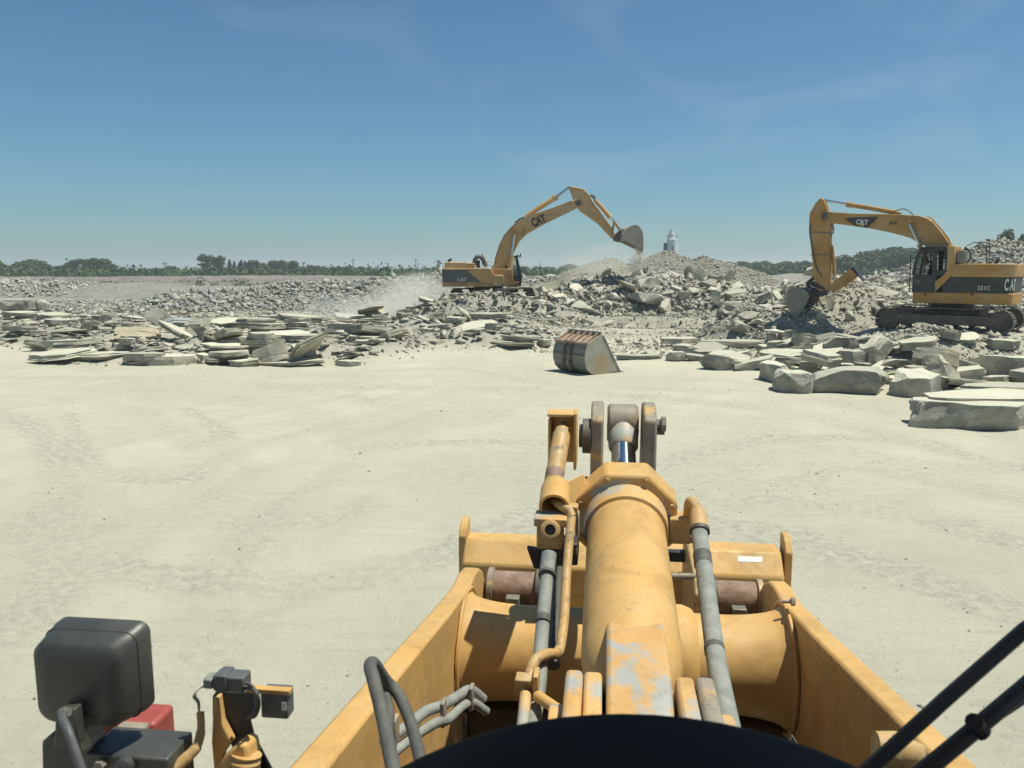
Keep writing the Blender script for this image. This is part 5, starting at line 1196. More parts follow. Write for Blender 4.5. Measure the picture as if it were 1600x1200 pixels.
# ------------------------------------------------------------------ the wheel loader we look out of
PSI = math.atan((945 - 800) / F)
LD = tag(empty('wheel_loader', (0, 0, 0), -PSI), 'yellow wheel loader seen from its own cab, lift arms and tilt cylinder reaching forward', 'loader')
_li = Matrix.Rotation(PSI, 3, 'Z')
def L(px, py, v):                      # loader-local point seen at a photo pixel at forward distance v
    d = _li @ ray(px, py); t = v / d.y; return Vector((d.x * t, v, EYE + d.z * t))
UC = .098
def lb(name, mb, mat, bevel=.006, parent=None, smooth=35, label=None): return mb.build(name, M[mat], parent or LD, bevel, smooth, label)
def yz(pts, x0, x1, mb=None):          # (v, z) profile across local x
    return (mb or MB()).prism([(x0, p[0], p[1]) for p in pts], (0, 0, 0), (x1 - x0, 0, 0))
# lift arms
AI, AT = .70, .085
armp = [(.7, 2.28), (1.4, 2.13), (2.2, 1.98), (3.0, 1.82), (3.45, 1.74)]
for k in range(8): a = R(88 - k * 19); armp.append((3.62 + .40 * math.cos(a), 1.36 + .38 * math.sin(a)))
armp += [(3.2, 1.02), (2.4, 1.12), (1.4, 1.3), (.7, 1.45)]
for s_ in (-1, 1):
    x0 = UC + s_ * AI; lb('lift_arm', yz(armp, x0, x0 + s_ * AT), 'yellow', .012)
# torque tube with flared ends
tv, tzz = 3.33, 1.50
prof = []
for k in range(41):
    u = -AI + 2 * AI * k / 40; e = max(0, abs(u) - (AI - .26)) / .26; prof.append((u + AI, .205 + .06 * (1 - math.sqrt(max(0, 1 - e * e)))))
tq = lb('torque_tube', MB().lathe((UC - AI, tv, tzz), (1, 0, 0), prof, 48), 'yellow', 0, smooth=60)
lb('collar', MB().lathe((UC + .1, tv, tzz), (1, 0, 0), [(0, .0), (0, .235), (.16, .24), (.2, .225), (.215, .205)], 40), 'yellow', .0, tq)
# tilt cylinder
c0 = Vector((UC - .005, 2.0, 2.058)); c1 = Vector((UC - .005, 3.05, 2.235)); ax = (c1 - c0).normalized(); CL = (c1 - c0).length
cyl = lb('tilt_cylinder', MB().lathe(c0, ax, [(-.02, .05), (0, .085), (.04, .115), (.10, .136), (.17, .146), (CL - .13, .146)], 56), 'yellow', 0, smooth=50)
lb('gland_collar', MB().lathe(c0, ax, [(CL - .15, .146), (CL - .145, .158), (CL - .05, .162), (CL - .045, .18)], 48), 'yellow_worn', 0, cyl, 50)
def octo(d0, d1, rr):
    mb = MB(); t_ = ax; a_ = (Vector((0, 0, 1)) - t_ * t_.z).normalized(); b_ = t_.cross(a_); pts = []
    for k in range(8):
        q_ = math.pi * 2 * (k + .5) / 8; pts.append(c0 + t_ * d0 + (a_ * math.cos(q_) + b_ * math.sin(q_)) * rr)
    return mb.prism(pts, (0, 0, 0), t_ * (d1 - d0))
lb('head_flange', octo(CL - .045, CL + .09, .213), 'yellow', .012, cyl)
rod0 = c0 + ax * (CL + .08); eye = L(975, 662, 3.5); eye.x = UC - .012
rd = lb('rod', MB().tube([rod0, rod0.lerp(eye, .93)], .052, 32), 'chrome', 0, cyl, 60)
rdv = (eye - rod0).normalized()
lb('rod_eye', MB().lathe(eye - rdv * .15, rdv, [(0, .054), (.015, .064), (.06, .066), (.10, .07), (.14, .07)], 28), 'yellow_worn', 0, cyl, 50)
lb('eye_boss', MB().lathe(eye - Vector((.068, 0, 0)), (1, 0, 0), [(0, .075), (.012, .088), (.124, .088), (.136, .075)], 28), 'worn_grey', 0, cyl, 40)
# rear lug of the cylinder: flat tongue, flanked by the clevis plates on the frame
yz([(2.24, 2.12), (2.16, 2.21), (2.06, 2.226), (1.9, 2.215), (1.72, 2.155), (1.6, 2.0), (1.75, 1.9), (2.1, 1.95), (2.2, 2.0)], UC - .08, UC + .08, tg := MB())
lb('rear_lug', tg, 'tongue', .012, cyl)
for s_ in (-1, 1):
    x0 = UC + s_ * .09
    cv = lb('clevis', yz([(1.3, 1.6), (1.35, 2.08), (1.6, 2.2), (1.88, 2.2), (1.93, 2.12), (2.0, 2.1), (2.06, 1.98), (2.05, 1.6)], x0, x0 + s_ * .045), 'yellow_worn', .01)
    lb('clevis_cap', yz([(1.4, 1.95), (1.45, 2.1), (1.62, 2.215), (1.86, 2.215), (1.9, 2.1), (1.9, 1.95)], x0 + s_ * .047, x0 + s_ * .09), 'worn_grey' if s_ > 0 else 'tongue', .012, cv)
    lb('pin_cap', MB().lathe((x0 + s_ * .09, 1.74, 2.06), (s_, 0, 0), [(0, .11), (.035, .11), (.035, .07), (.05, .07)], 24), 'yellow_worn', .004, cv)
# bell crank: two upright lever plates with the pin through them
for s_ in (-1, 1):
    x0 = UC - .012 + s_ * .083
    bp = [(3.20, 2.70), (3.27, 2.745), (3.36, 2.755), (3.45, 2.74), (3.5, 2.68), (3.56, 2.3), (3.6, 1.8), (3.5, 1.4), (3.2, 1.38), (3.14, 1.75), (3.17, 2.3)]
    bp = [(v_ + .1, z_ - .13) for v_, z_ in bp]
    be = lb('bell_crank', yz(bp, x0, x0 + s_ * .055), 'worn_grey', .01)
    if s_ < 0:
        lb('pin_head', MB().lathe((x0 - .055, 3.36, eye.z - .03), (-1, 0, 0), [(0, .075), (.035, .075), (.035, .05), (.05, .05)], 24), 'steel_dark', .003, be)
        lb('lock_plate', MB().box((x0 - .1, 3.27, eye.z - .3), (x0 - .056, 3.33, eye.z - .2)), 'steel_dark', .004, be)
    else:
        lb('retainer_bolt', MB().lathe((x0 + .055, 3.36, eye.z + .03), (1, 0, 0), [(0, .022), (.02, .022), (.02, .034), (.04, .034)], 6, True), 'worn_grey', 0, be)
        lb('retainer_bolt', MB().lathe((x0 + .055, 3.36, eye.z - .0), (1, 0, 0), [(0, .018), (.035, .018)], 6, True), 'steel_dark', 0, be)
# fitting and hose on the right of the cylinder head
def pipe(name, pts, r, mat, n=16, parent=None, sub=8, label=None): return lb(name, MB().tube(spline(pts, sub), r, n), mat, 0, parent, 60, label)
fb = c0 + ax * (CL - .03); 
fit = lb('port_block', MB().box((fb.x + .165, fb.y - .06, fb.z - .07), (fb.x + .245, fb.y + .05, fb.z + .03)), 'yellow_chip', .006, cyl)
for dy, dz in ((-.045, .02), (-.045, -.055), (.03, .02)):
    lb('flange_bolt', MB().lathe((fb.x + .245, fb.y + dy, fb.z + dz), (1, 0, 0), [(0, .013), (.012, .013), (.012, .02), (.03, .02)], 6), 'worn_grey', 0, fit)
HR = [L(1092, 826, 2.83), L(1099, 880, 2.66), L(1108, 950, 2.45), L(1116, 1010, 2.28), L(1125, 1065, 2.1), L(1138, 1130, 1.92), L(1150, 1190, 1.76)]
pipe('elbow', [(fb.x + .24, fb.y - .01, fb.z - .02), L(1078, 786, 2.98), L(1088, 793, 2.93), L(1092, 812, 2.86)], .021, 'yellow_chip', 16)
lb('hose_sleeve', MB().tube([L(1090.5, 800, 2.9), L(1093, 828, 2.82)], [.029, .033], 24), 'yellow_chip', 0); lb('hose_ring', MB().tube([L(1093, 827, 2.823), L(1093.3, 832, 2.81)], .036, 24), 'steel_dark', 0)
pipe('hose', HR, .029, 'hose', 20)
# ---- left side: positioner rod, bracket, valve block, pipes, hoses
v0 = 3.25
br = MB(); a = L(858, 650, 3.3); b2 = L(903, 650, 3.3); zt_, zb_ = L(880, 645, 3.3).z, L(880, 722, 3.3).z
br.box((a.x, 3.30, zb_), (b2.x, 3.312, zt_)); br.box((b2.x - .012, 3.17, zb_), (b2.x, 3.298, zt_ + .02)); br.box((a.x, 3.24, zb_), (a.x + .012, 3.298, zt_ - .02)); br.box((a.x, 3.19, zt_ + .002), (b2.x - .014, 3.31, zt_ + .014))
brk = lb('indicator_bracket', br, 'yellow', .003)
s0 = L(879, 668, 3.22)
lb('slot_bolt', MB().lathe(s0 + Vector((0, .04, 0)), (0, -1, 0), [(0, .018), (.05, .018)], 12), 'steel', 0, brk)
lb('slot_plate', MB().box((s0.x - .042, 3.286, s0.z - .09), (s0.x + .045, 3.296, s0.z + .045)), 'yellow_worn', .004, brk)
rA, rB = L(879, 672, 3.2), L(864, 758, 2.98)
ps = lb('indicator_rod', MB().tube([rA, rA.lerp(rB, .1), rB], [.03, .036, .036], 24), 'yellow_chip', 0)
mid0, mid1 = rA.lerp(rB, .76), rA.lerp(rB, .92); lb('rust_band', MB().tube([mid0, mid1], .0372, 24), 'rust', 0, ps)
cA, cB = L(869, 758, 3.0), L(866, 790, 2.86); dcc = (cB - cA).normalized()
cup = MB(); cup.lathe(cA, dcc, [(0, .03), (.01, .05), (.04, .057), (.16, .057), (.16, .047), (.06, .047), (.055, .0)], 32, False); lb('tube_cup', cup, 'yellow', 0, None, 40)
gus = MB().prism([L(872, 760, 2.98), L(912, 739, 3.05), L(918, 760, 3.03), L(895, 800, 2.98), L(884, 800, 2.95)], (0, 0, 0), (0, .03, -.03)); lb('gusset', gus, 'yellow', .004)
pipe('steel_pipe', [L(865, 782, 2.93), L(876, 790, 2.86), L(888, 797, 2.84), L(894, 808, 2.82)], .017, 'yellow_chip', 14)
lb('pipe_clamp', MB().box(L(877, 810, 2.85) - Vector((0, 0, .0)), L(903, 800, 2.85) + Vector((0, .05, .02))), 'yellow_chip', .004)
lb('clamp_plate', MB().box(L(898, 868, 2.9), L(905, 802, 2.9) + Vector((0, .04, 0))), 'yellow_worn', .003)
pipe('steel_pipe', [L(893, 808, 2.80), L(889, 850, 2.72), L(885, 900, 2.62), L(882, 960, 2.48), L(877, 1000, 2.38), L(871, 1020, 2.32), L(855, 1022, 2.27), L(838, 1030, 2.22), L(829, 1050, 2.18), L(826, 1066, 2.15)], .0165, 'yellow_chip', 14)
vb = lb('valve_block', MB().box(L(838, 858, 2.78), L(880, 818, 2.78) + Vector((0, .09, 0))), 'yellow_chip', .008)
lb('valve_flange', MB().box(L(834, 823, 2.775) , L(886, 812, 2.775) + Vector((0, .11, 0))), 'yellow_worn', .004, vb)
pc = L(860, 828, 2.76); lb('port_ring', MB().lathe(pc, (0, -1, .35), [(-.03, .036), (.012, .036), (.016, .03), (.016, .02), (-.01, .02), (-.01, 0)], 24, False), 'yellow_chip', 0, vb, 40)
lb('port_bore', MB().lathe(pc, (0, -1, .35), [(-.008, .019), (.004, .019)], 16), 'mblack', 0, vb)
lb('valve_bracket', MB().prism([L(823, 856, 2.82), L(848, 860, 2.82), L(846, 890, 2.82), L(834, 888, 2.82)], (0, 0, 0), (0, .03, 0)), 'mblack', .002, vb)
lb('valve_shadow_body', MB().box(L(845, 882, 2.8), L(903, 850, 2.8) + Vector((0, .1, 0))), 'mblack', .006, vb).name = 'valve_shade_body'  # black box stands in for the shade below the valve block
lb('valve_bracket', MB().prism([L(880, 852, 2.8), L(902, 856, 2.8), L(902, 866, 2.8), L(886, 880, 2.8)], (0, 0, 0), (0, .03, 0)), 'yellow_chip', .002, vb)
lb('hose_sleeve', MB().tube([L(858, 866, 2.7), L(854, 898, 2.63)], .027, 20), 'hose', 0); lb('hose_ring', MB().tube([L(855, 896, 2.632), L(854.5, 900, 2.62)], .030, 20), 'hose_dark', 0)
pipe('hose', [L(855, 896, 2.64), L(851, 940, 2.52), L(846, 1000, 2.38), L(843, 1060, 2.22), L(836, 1110, 2.1), L(826, 1170, 1.95)], .0225, 'hose', 18)
pipe('hose', [L(876, 872, 2.85), L(872, 930, 2.72), L(868, 980, 2.6), L(864, 1040, 2.45)], .024, 'hose_dark', 14)
cl = lb('pipe_clamp', MB().box(L(804, 1088, 2.12), L(836, 1064, 2.12) + Vector((0, .05, 0))), 'yellow_chip', .004)
lb('clamp_plate', MB().box(L(832, 1086, 2.11), L(841, 1058, 2.11) + Vector((0, .06, 0))), 'yellow_worn', .003, cl)
pipe('steel_pipe', [L(821, 1086, 2.11), L(819, 1110, 2.05), L(815, 1150, 1.95)], .017, 'yellow_worn', 14)
pipe('steel_pipe', [L(840, 1088, 2.1), L(858, 1100, 2.05), L(884, 1118, 2.0)], [.0165] * 16 + [.03], 'yellow', 14)
# little bracket row with two hoses on the left arm's inner side
hA = [L(600, 1160, 1.85), L(640, 1132, 1.95), L(665, 1112, 2.02), L(692, 1102, 2.1), L(715, 1088, 2.2), L(735, 1078, 2.28), L(755, 1092, 2.32)]
hB = [L(610, 1180, 1.85), L(645, 1152, 1.95), L(680, 1130, 2.03), L(700, 1124, 2.1), L(722, 1104, 2.2), L(738, 1098, 2.26), L(760, 1112, 2.3)]
pipe('hose', hA, .0155, 'hose', 12); pipe('hose', hB, .0145, 'hose', 12)
for px, py, v_ in ((618, 1140, 1.86), (693, 1112, 2.08), (737, 1088, 2.25)):
    q_ = L(px, py, v_); lb('hose_clamp', MB().box(q_ - Vector((.006, .02, .04)), q_ + Vector((.006, .02, .035))), 'worn_grey', .003)
# the big pair of hoses looping up at left
HD = [L(628, 1260, 1.2), L(612, 1190, 1.28), L(598, 1120, 1.38), L(583, 1060, 1.46), L(578, 1040, 1.52), L(585, 1037, 1.6), L(602, 1062, 1.66), L(622, 1085, 1.66), L(640, 1125, 1.6), L(655, 1180, 1.5), L(668, 1240, 1.4)]
pipe('hose', HD, .0135, 'hose_dark', 18)
pipe('hose', [L(588, 1050, 1.65), L(600, 1080, 1.66), L(608, 1110, 1.62), L(606, 1150, 1.55)], .012, 'hose_dark', 12)
# front frame between the arms, shade under them put into its colour; blocks bounce
fm = MB(); fm.box((UC - .5, .9, 1.2), (UC + .5, 2.55, 1.5)); fm.box((UC - .34, 1.2, 1.52), (UC + .34, 2.1, 1.75)); fm.box((UC - .68, 2.6, .8), (UC + .68, 3.0, 1.25)); fm.box((UC - .68, 3.22, .8), (UC + .68, 3.42, 1.27)); lb('front_frame', fm, 'frame_shade', .02)
lb('frame_cover', MB().box((UC - .66, .6, 1.0), (UC + .66, 2.6, 1.19)), 'frame_shade', .01)  # dark colour stands for shade; blocks ground bounce
q_ = L(1240, 1160, 1.72); lb('clip', MB().prism([L(1238, 1150, 1.75), L(1256, 1178, 1.75), L(1230, 1172, 1.75)], (0, 0, 0), (0, .01, .0)), 'worn_grey', 0)
lb('arm_stop', MB().tube([L(1368, 1168, 1.5), L(1400, 1172, 1.5), L(1440, 1180, 1.5)], [.03, .035, .02], 18), 'yellow_chip', 0)
lb('grease_fitting', MB().tube([L(1222, 940, 3.3), L(1237, 940, 3.3)], .008, 10), 'worn_grey', 0)
q_ = L(1236, 940, 3.28); lb('grease_fitting', MB().lathe(q_, (1, 0, 0), [(0, .018), (.015, .018)], 6), 'worn_grey', 0)
# ---- coupler carriage in front
cvv = 4.45
z_t, z_b, z_m = L(975, 862, cvv).z, L(975, 930, cvv).z, L(975, 885, cvv).z
xl, xr_ = L(722, 890, cvv).x, L(1226, 890, cvv).x
cpl = lb('coupler_frame', MB().prism([(xl, cvv - .02, z_m - .02), (xl, cvv - .02, z_b - .35), (xl, cvv + .25, z_b - .35), (xl, cvv + .25, z_t), (xl, cvv + .1, z_t)], (0, 0, 0), (xr_ - xl, 0, 0)), 'yellow', .015)
for px0, px1, tp, vv in ((713, 725, 812, 4.55), (1231, 1243, 818, 4.55)):
    a_, b_ = L(px0, 900, vv - .1).x, L(px1, 900, vv - .1).x; zt1 = L(720, tp, vv + .15).z
    mbp = MB(); yz([(vv - .02, z_b - .5), (vv - .02, zt1 - .05), (vv + .02, zt1), (vv + .08, zt1 + .03), (vv + .14, zt1 + .03), (vv + .14, z_b - .5)], a_, b_, mbp)
    lb('side_plate', mbp, 'yellow', .006, cpl)
a_, b_ = L(1152, 872, cvv), L(1192, 880, cvv)
stq = lb('sticker', MB().prism([L(1153, 871, 4.33), L(1191, 872, 4.33), L(1191, 880, 4.29), L(1153, 879, 4.29)], (0, 0, .004), (0, 0, .003)), 'white', 0, cpl)
# pivot ears carrying the coupler, rusted pins
for s_ in (-1, 1):
    pz_ = 1.62 if 0 else L(800, 918, 3.95).z; pv = 3.95
    xa_ = L(772, 918, pv).x if s_ < 0 else L(1118, 918, pv).x; xb_ = L(838, 918, pv).x if s_ < 0 else L(1182, 918, pv).x
    pn = lb('pivot_pin', MB().lathe((xa_, pv, pz_), (1, 0, 0), [(0, .085), (xb_ - xa_, .085)], 32), 'rust', 0, None, 40)
    lb('pin_flange', MB().lathe((xa_ - .03 if s_ < 0 else xb_, pv, pz_), (1, 0, 0), [(0, .1), (.03, .1)], 28), 'worn_grey', .003, pn)
    lb('pin_flange', MB().lathe((xb_ if s_ < 0 else xa_ - .03, pv, pz_), (1, 0, 0), [(0, .11), (.03, .11)], 28), 'steel_dark', .003, pn)
    xm_ = (xa_ + xb_) / 2; lb('lock_block', MB().box((xm_ - .035, pv - .14, pz_ - .12), (xm_ + .035, pv - .085, pz_ - .0)), 'steel', .005, pn)
    lb('pin_tray', MB().box((xa_ + .01, pv - .09, pz_ - .15), (xb_ - .01, pv + .06, pz_ - .1)), 'rust', .005, pn)
    xe = (xb_ + .05) if s_ < 0 else (xa_ - .12)
    lb('coupler_ear', yz([(3.82, pz_ - .3), (3.82, pz_ + .06), (3.9, pz_ + .14), (4.1, pz_ + .16), (4.44, pz_ + .2), (4.44, pz_ - .4)], xe, xe + .07), 'yellow_chip', .01, cpl)
for px in (1050, 1062):
    q_ = L(px, 900, 3.9); lb('stud', MB().tube([q_, q_ + Vector((.1, 0, 0))], .016, 12), 'worn_grey', 0, cpl)
lb('cross_brace', MB().prism([L(1042, 862, 4.3), L(1090, 864, 4.3), L(1086, 880, 4.3), L(1044, 878, 4.3)], (0, 0, 0), (0, .05, 0)), 'mblack', .004, cpl)
# ---- work light cluster at lower left
def wl():
    v_ = 1.12; c_ = L(140, 1056, v_)
    s = (L(228, 1056, v_).x - L(50, 1056, v_).x) / 2; hgt = (L(140, 975, v_).z - L(140, 1136, v_).z) / 2 * .84; s *= .80; c_ = c_ + Vector((-.008, 0, -.006))
    dk = .5; rings = []                            # loft of rounded rectangles from the back (near us) to the lens (far)
    def rr(sx, sz, y, n=4, ro=.35, ox=0, oz=0, top=0.):
        pts = []
        for cx_, cz_, a0 in ((1, 1, 0), (-1, 1, 90), (-1, -1, 180), (1, -1, 270)):
            for k in range(n + 1):
                a = R(a0 + 90 * k / n); x_ = cx_ * (1 - ro) + ro * math.cos(a); z_ = cz_ * (1 - ro) + ro * math.sin(a)
                bul = 1 + .05 * (1 - z_ * z_)
                pts.append((c_.x + ox + x_ * sx * bul, c_.y + y * dk, c_.z + oz + z_ * sz * (1 + .04 * (1 - x_ * x_))))
        return pts
    R_ = [rr(s * .6, hgt * .6, -.05, ro=.5), rr(s * .84, hgt * .82, -.045, ro=.4), rr(s * .92, hgt * .90, -.03, ro=.32), rr(s * .97, hgt * .95, .02, ro=.25, ox=.006, oz=.004), rr(s * 1.0, hgt * 1.0, .055, ro=.2, ox=.010, oz=.008), rr(s * 1.0, hgt * 1.0, .08, ro=.2, ox=.012, oz=.01), rr(s * .93, hgt * .93, .092, ro=.2, ox=.012, oz=.01)]
    mb = MB(); n = len(R_[0]); vs = [p for r_ in R_ for p in r_]; fs = [(k * n + i, k * n + (i + 1) % n, (k + 1) * n + (i + 1) % n, (k + 1) * n + i) for k in range(len(R_) - 1) for i in range(n)]
    fs = [f[::-1] for f in fs]; fs.append(tuple(range(n - 1, -1, -1))[::-1]); fs.append(tuple(range((len(R_) - 1) * n, len(R_) * n))[::-1]); mb.add(vs, fs)
    hs = mb.build('work_light', M['plastic'], LD, 0, 40)
    ln = rr(s * .9, hgt * .9, .0935, ro=.2, ox=.012, oz=.01); MB().prism(ln, (0, 0, 0), (0, .006, 0)).build('lens', M['glass'], hs)
    # seam round the housing
    sm = rr(s * .982, hgt * .962, .026, ro=.22, ox=.006, oz=.004); MB().tube(sm + sm[:1], .0012, 5, False).build('seam', M['mblack'], hs)
    # swivel foot with cable
    lb('light_bracket', MB().prism([L(86, 1112, v_ - .05), L(116, 1108, v_ - .05), L(122, 1165, v_ - .05), L(84, 1168, v_ - .05)], (0, 0, 0), (0, .02, 0)), 'plastic', .003)
    pipe('light_cable', [L(100, 1112, v_ - .06), L(98, 1122, v_ - .08), L(106, 1140, v_ - .1), L(115, 1165, v_ - .11), L(130, 1210, v_ - .12)], .0062, 'greyplastic', 14)
    lb('light_bolt', MB().tube([L(96, 1114, v_ - .062), L(108, 1112, v_ - .062)], .007, 10), 'steel', 0)
    lb('swivel_clamp', MB().prism([L(120, 1128, v_ - .02), L(135, 1130, v_ - .02), L(146, 1165, v_ - .02), L(130, 1176, v_ - .02), L(122, 1160, v_ - .02)], (0, 0, 0), (0, .03, 0)), 'worn_grey', .003)
    # marker lamp in red behind and black mounting box below
    a_, b_ = L(160, 1175, v_ + .1), L(240, 1132, v_ + .1); lb('red_lamp', MB().box((a_.x - .05, v_ + .1, a_.z - .03), (b_.x, v_ + .17, b_.z)), 'red', .008)
    a_, b_ = L(166, 1172, v_ + .04), L(208, 1154, v_ + .04); lb('grey_bracket', MB().box((a_.x, v_ + .04, a_.z - .02), (b_.x, v_ + .09, b_.z)), 'worn_grey', .004)
    a_, b_ = L(150, 1230, v_), L(272, 1175, v_); lb('mounting_box', MB().box((a_.x, v_ - .02, a_.z), (b_.x, v_ + .06, b_.z)), 'plastic', .004)
    a_, b_ = L(66, 1230, v_), L(150, 1148, v_); lb('mounting_plate', MB().prism([L(64, 1160, v_), L(80, 1146, v_), L(148, 1158, v_), L(150, 1230, v_), L(66, 1230, v_)], (0, 0, 0), (0, .03, 0)), 'plastic', .004)
    lb('box_bolt', MB().lathe(L(160, 1192, v_ - .021), (0, -1, 0), [(0, .009), (.012, .009)], 6), 'steel', 0); lb('box_knob', MB().lathe(L(197, 1196, v_ - .021), (0, -1, .2), [(0, .016), (.012, .014), (.016, .008)], 16), 'plastic', 0)
    lb('light_stand', MB().box(L(100, 1300, v_ + .0), L(190, 1215, v_) + Vector((0, .05, 0))), 'plastic', .004)
wl()
def conn():
    v_ = 1.2
    def p(px, py, dv=0): return L(px, py, v_ + dv)
    lb('lamp_bracket', MB().prism([p(332, 1088), p(336, 1082), p(396, 1082), p(400, 1120), p(390, 1126), p(396, 1150), p(425, 1205), p(420, 1290), p(386, 1290), p(362, 1200), p(362, 1165), p(345, 1140), p(332, 1120)], (0, 0, 0), (0, .006, 0)), 'mblack', .001).name = 'lamp_bracket'
    lb('bracket_post', MB().prism([p(333, 1092, -.02), p(340, 1090, -.02), p(346, 1130, -.02), p(362, 1160, -.02), p(348, 1180, -.02), p(336, 1230, -.02), p(330, 1160, -.02)], (0, 0, 0), (0, .018, 0)), 'yellow', .003)
    lb('bracket_lip', MB().box(p(384, 1083, -.02), p(452, 1080, -.02) + Vector((0, .014, .0))), 'yellow', .001)
    sw_ = lb('switch_box', MB().box(p(408, 1122, -.02), p(448, 1084, -.02) + Vector((0, .03, 0))), 'greyplastic', .003)
    lb('sticker', MB().box(p(440, 1110, -.0215), p(447, 1098, -.0215) + Vector((0, .001, 0))), 'white', 0, sw_)
    cn = lb('connector', MB().box(p(332, 1080, -.045), p(380, 1060, -.045) + Vector((0, .03, 0))), 'greyplastic', .003)
    lb('connector_cap', MB().box(p(317, 1077, -.043), p(331, 1062, -.043) + Vector((0, .026, 0))), 'hose', .003, cn); lb('connector_rib', MB().box(p(336, 1083, -.048), p(352, 1057, -.048) + Vector((0, .034, 0))), 'greyplastic', .002, cn)
    for k, (m_, dy) in enumerate((('hose_dark', 0), ('mblack', .008), ('hose_dark', -.008), ('bluewire', .004))):
        pipe('wire', [p(379, 1066 + k * 3, -.035 + dy), p(392, 1070 + k * 2, -.04), p(403 - k, 1085, -.045 + dy), p(405 - k * 2, 1105, -.04), p(398 - k * 2, 1120, -.03), p(384, 1122, -.01)], .0022, m_, 8)
    for k, m_ in enumerate(('white', 'mblack', 'hose')):
        pipe('wire', [p(318, 1070 + k, -.03), p(308, 1078, -.035), p(302 + k * 2, 1088, -.04), p(309 + k, 1098, -.035), p(311, 1112, -.03)], .0018, m_, 8)
    pipe('sleeved_cable', [p(313, 1112, -.03), p(314, 1140, -.04), p(308, 1165, -.05), p(296, 1180, -.06), p(268, 1205, -.08)], [.0062] * 9 + [.0075] * 8 + [.009] * 8 + [.010] * 8, 'yellow_chip', 14)
    lb('fender_step', MB().prism([p(338, 1200, -.06), p(352, 1178, -.06), p(372, 1160, -.06), p(385, 1166, -.06), p(390, 1200, -.06), p(386, 1280, -.06), p(330, 1280, -.06)], (0, 0, 0), (0, .05, -.01)), 'yellow', .006)
    lb('corrugated_boot', MB().lathe(p(375, 1230, -.06), (.15, .25, 1), [(k * .006, .022 + .003 * (k % 2)) for k in range(10)], 20), 'yellow_worn', 0)
M['bluewire'] = plain('blue_wire', (.05, .07, .16), .5, c2=(.06, .08, .2), scale=5, bs=0)
conn()
# ---- cab parts near the eye: instrument cowl, wipers, unseen roof and pillars
def cowl():
    c_ = L(1022, 1190, .66); Rr = .425
    top = L(1000, 1114, .66).z
    mb = MB(); n, m_ = 48, 14; vs = []; fs = []
    for j in range(m_ + 1):
        u = j / m_; vv = .62 - .26 + .26 * math.sin(u * math.pi / 2) + .04; rr_ = Rr * (1 - .10 * (1 - math.sin(u * math.pi / 2)) ** 2)
        for i_ in range(n + 1):
            a = math.pi * i_ / n; vs.append((c_.x + rr_ * math.cos(a), vv, top - Rr + rr_ * math.sin(a) - .0))
    for j in range(m_):
        for i_ in range(n): fs.append((j * (n + 1) + i_, j * (n + 1) + i_ + 1, (j + 1) * (n + 1) + i_ + 1, (j + 1) * (n + 1) + i_))
    fs.append(tuple(range(n, -1, -1))); b0 = m_ * (n + 1); fs.append(tuple(range(b0, b0 + n + 1)))
    fs.append((0, b0, b0 + n, n)); mb.add(vs, fs); mb.build('instrument_cowl', M['cowl'], LD, .02, 50)
cowl()
def wip(pts, r, n=8, name='wiper_arm', mat='rubber'): return lb(name, MB().tube(pts, r, n), mat, 0)
w1 = wip([L(1640, 955, .84), L(1600, 985, .80), L(1480, 1090, .78), L(1365, 1195, .76), L(1330, 1228, .75)], .0072)
w2 = wip([L(1640, 1040, .84), L(1600, 1075, .80), L(1530, 1134, .78), L(1450, 1200, .76), L(1420, 1225, .75)], .0085)
wip([L(1640, 1062, .84), L(1600, 1092, .80), L(1560, 1118, .785), L(1532, 1138, .78)], .0045, 8, 'wiper_link')
lb('wiper_joint', MB().tube([L(1519, 1130, .775), L(1537, 1146, .775)], .0085, 10), 'rubber', 0, w2); lb('wiper_joint', MB().tube([L(1522, 1128, .77), L(1534, 1138, .79)], .0085, 10), 'rubber', 0, w2)
lb('unseen_cab_roof', MB().box((-.78, -1.2, 3.80), (1.05, .88, 3.88)), 'yellow', .03)  # out of view, added to keep the sun off the cowl
for x_, y_ in ((-.74, .80), (.80, .80), (-.74, -1.1), (.80, -1.1)):
    if y_ < 0: lb('cab_pillar', MB().box((x_, y_, 2.0), (x_ + .06, y_ + .08, 3.8)), 'mblack', .01)

for x_ in (-.80, 1.0): lb('unseen_side_panel', MB().box((x_, -1.1, 1.9), (x_ + .05, .55, 2.55)), 'greyplastic', .01)  # out of view, added to darken the cab interior
lb('unseen_rear_wall', MB().box((-.75, -1.18, 1.9), (1.0, -1.12, 3.1)), 'greyplastic', .01)  # behind the camera, added to cut sky light in the cab
lb('unseen_cab_floor', MB().box((-.75, -1.1, 1.82), (1.0, .55, 1.89)), 'mblack', .01)  # below the view, added to darken the cab
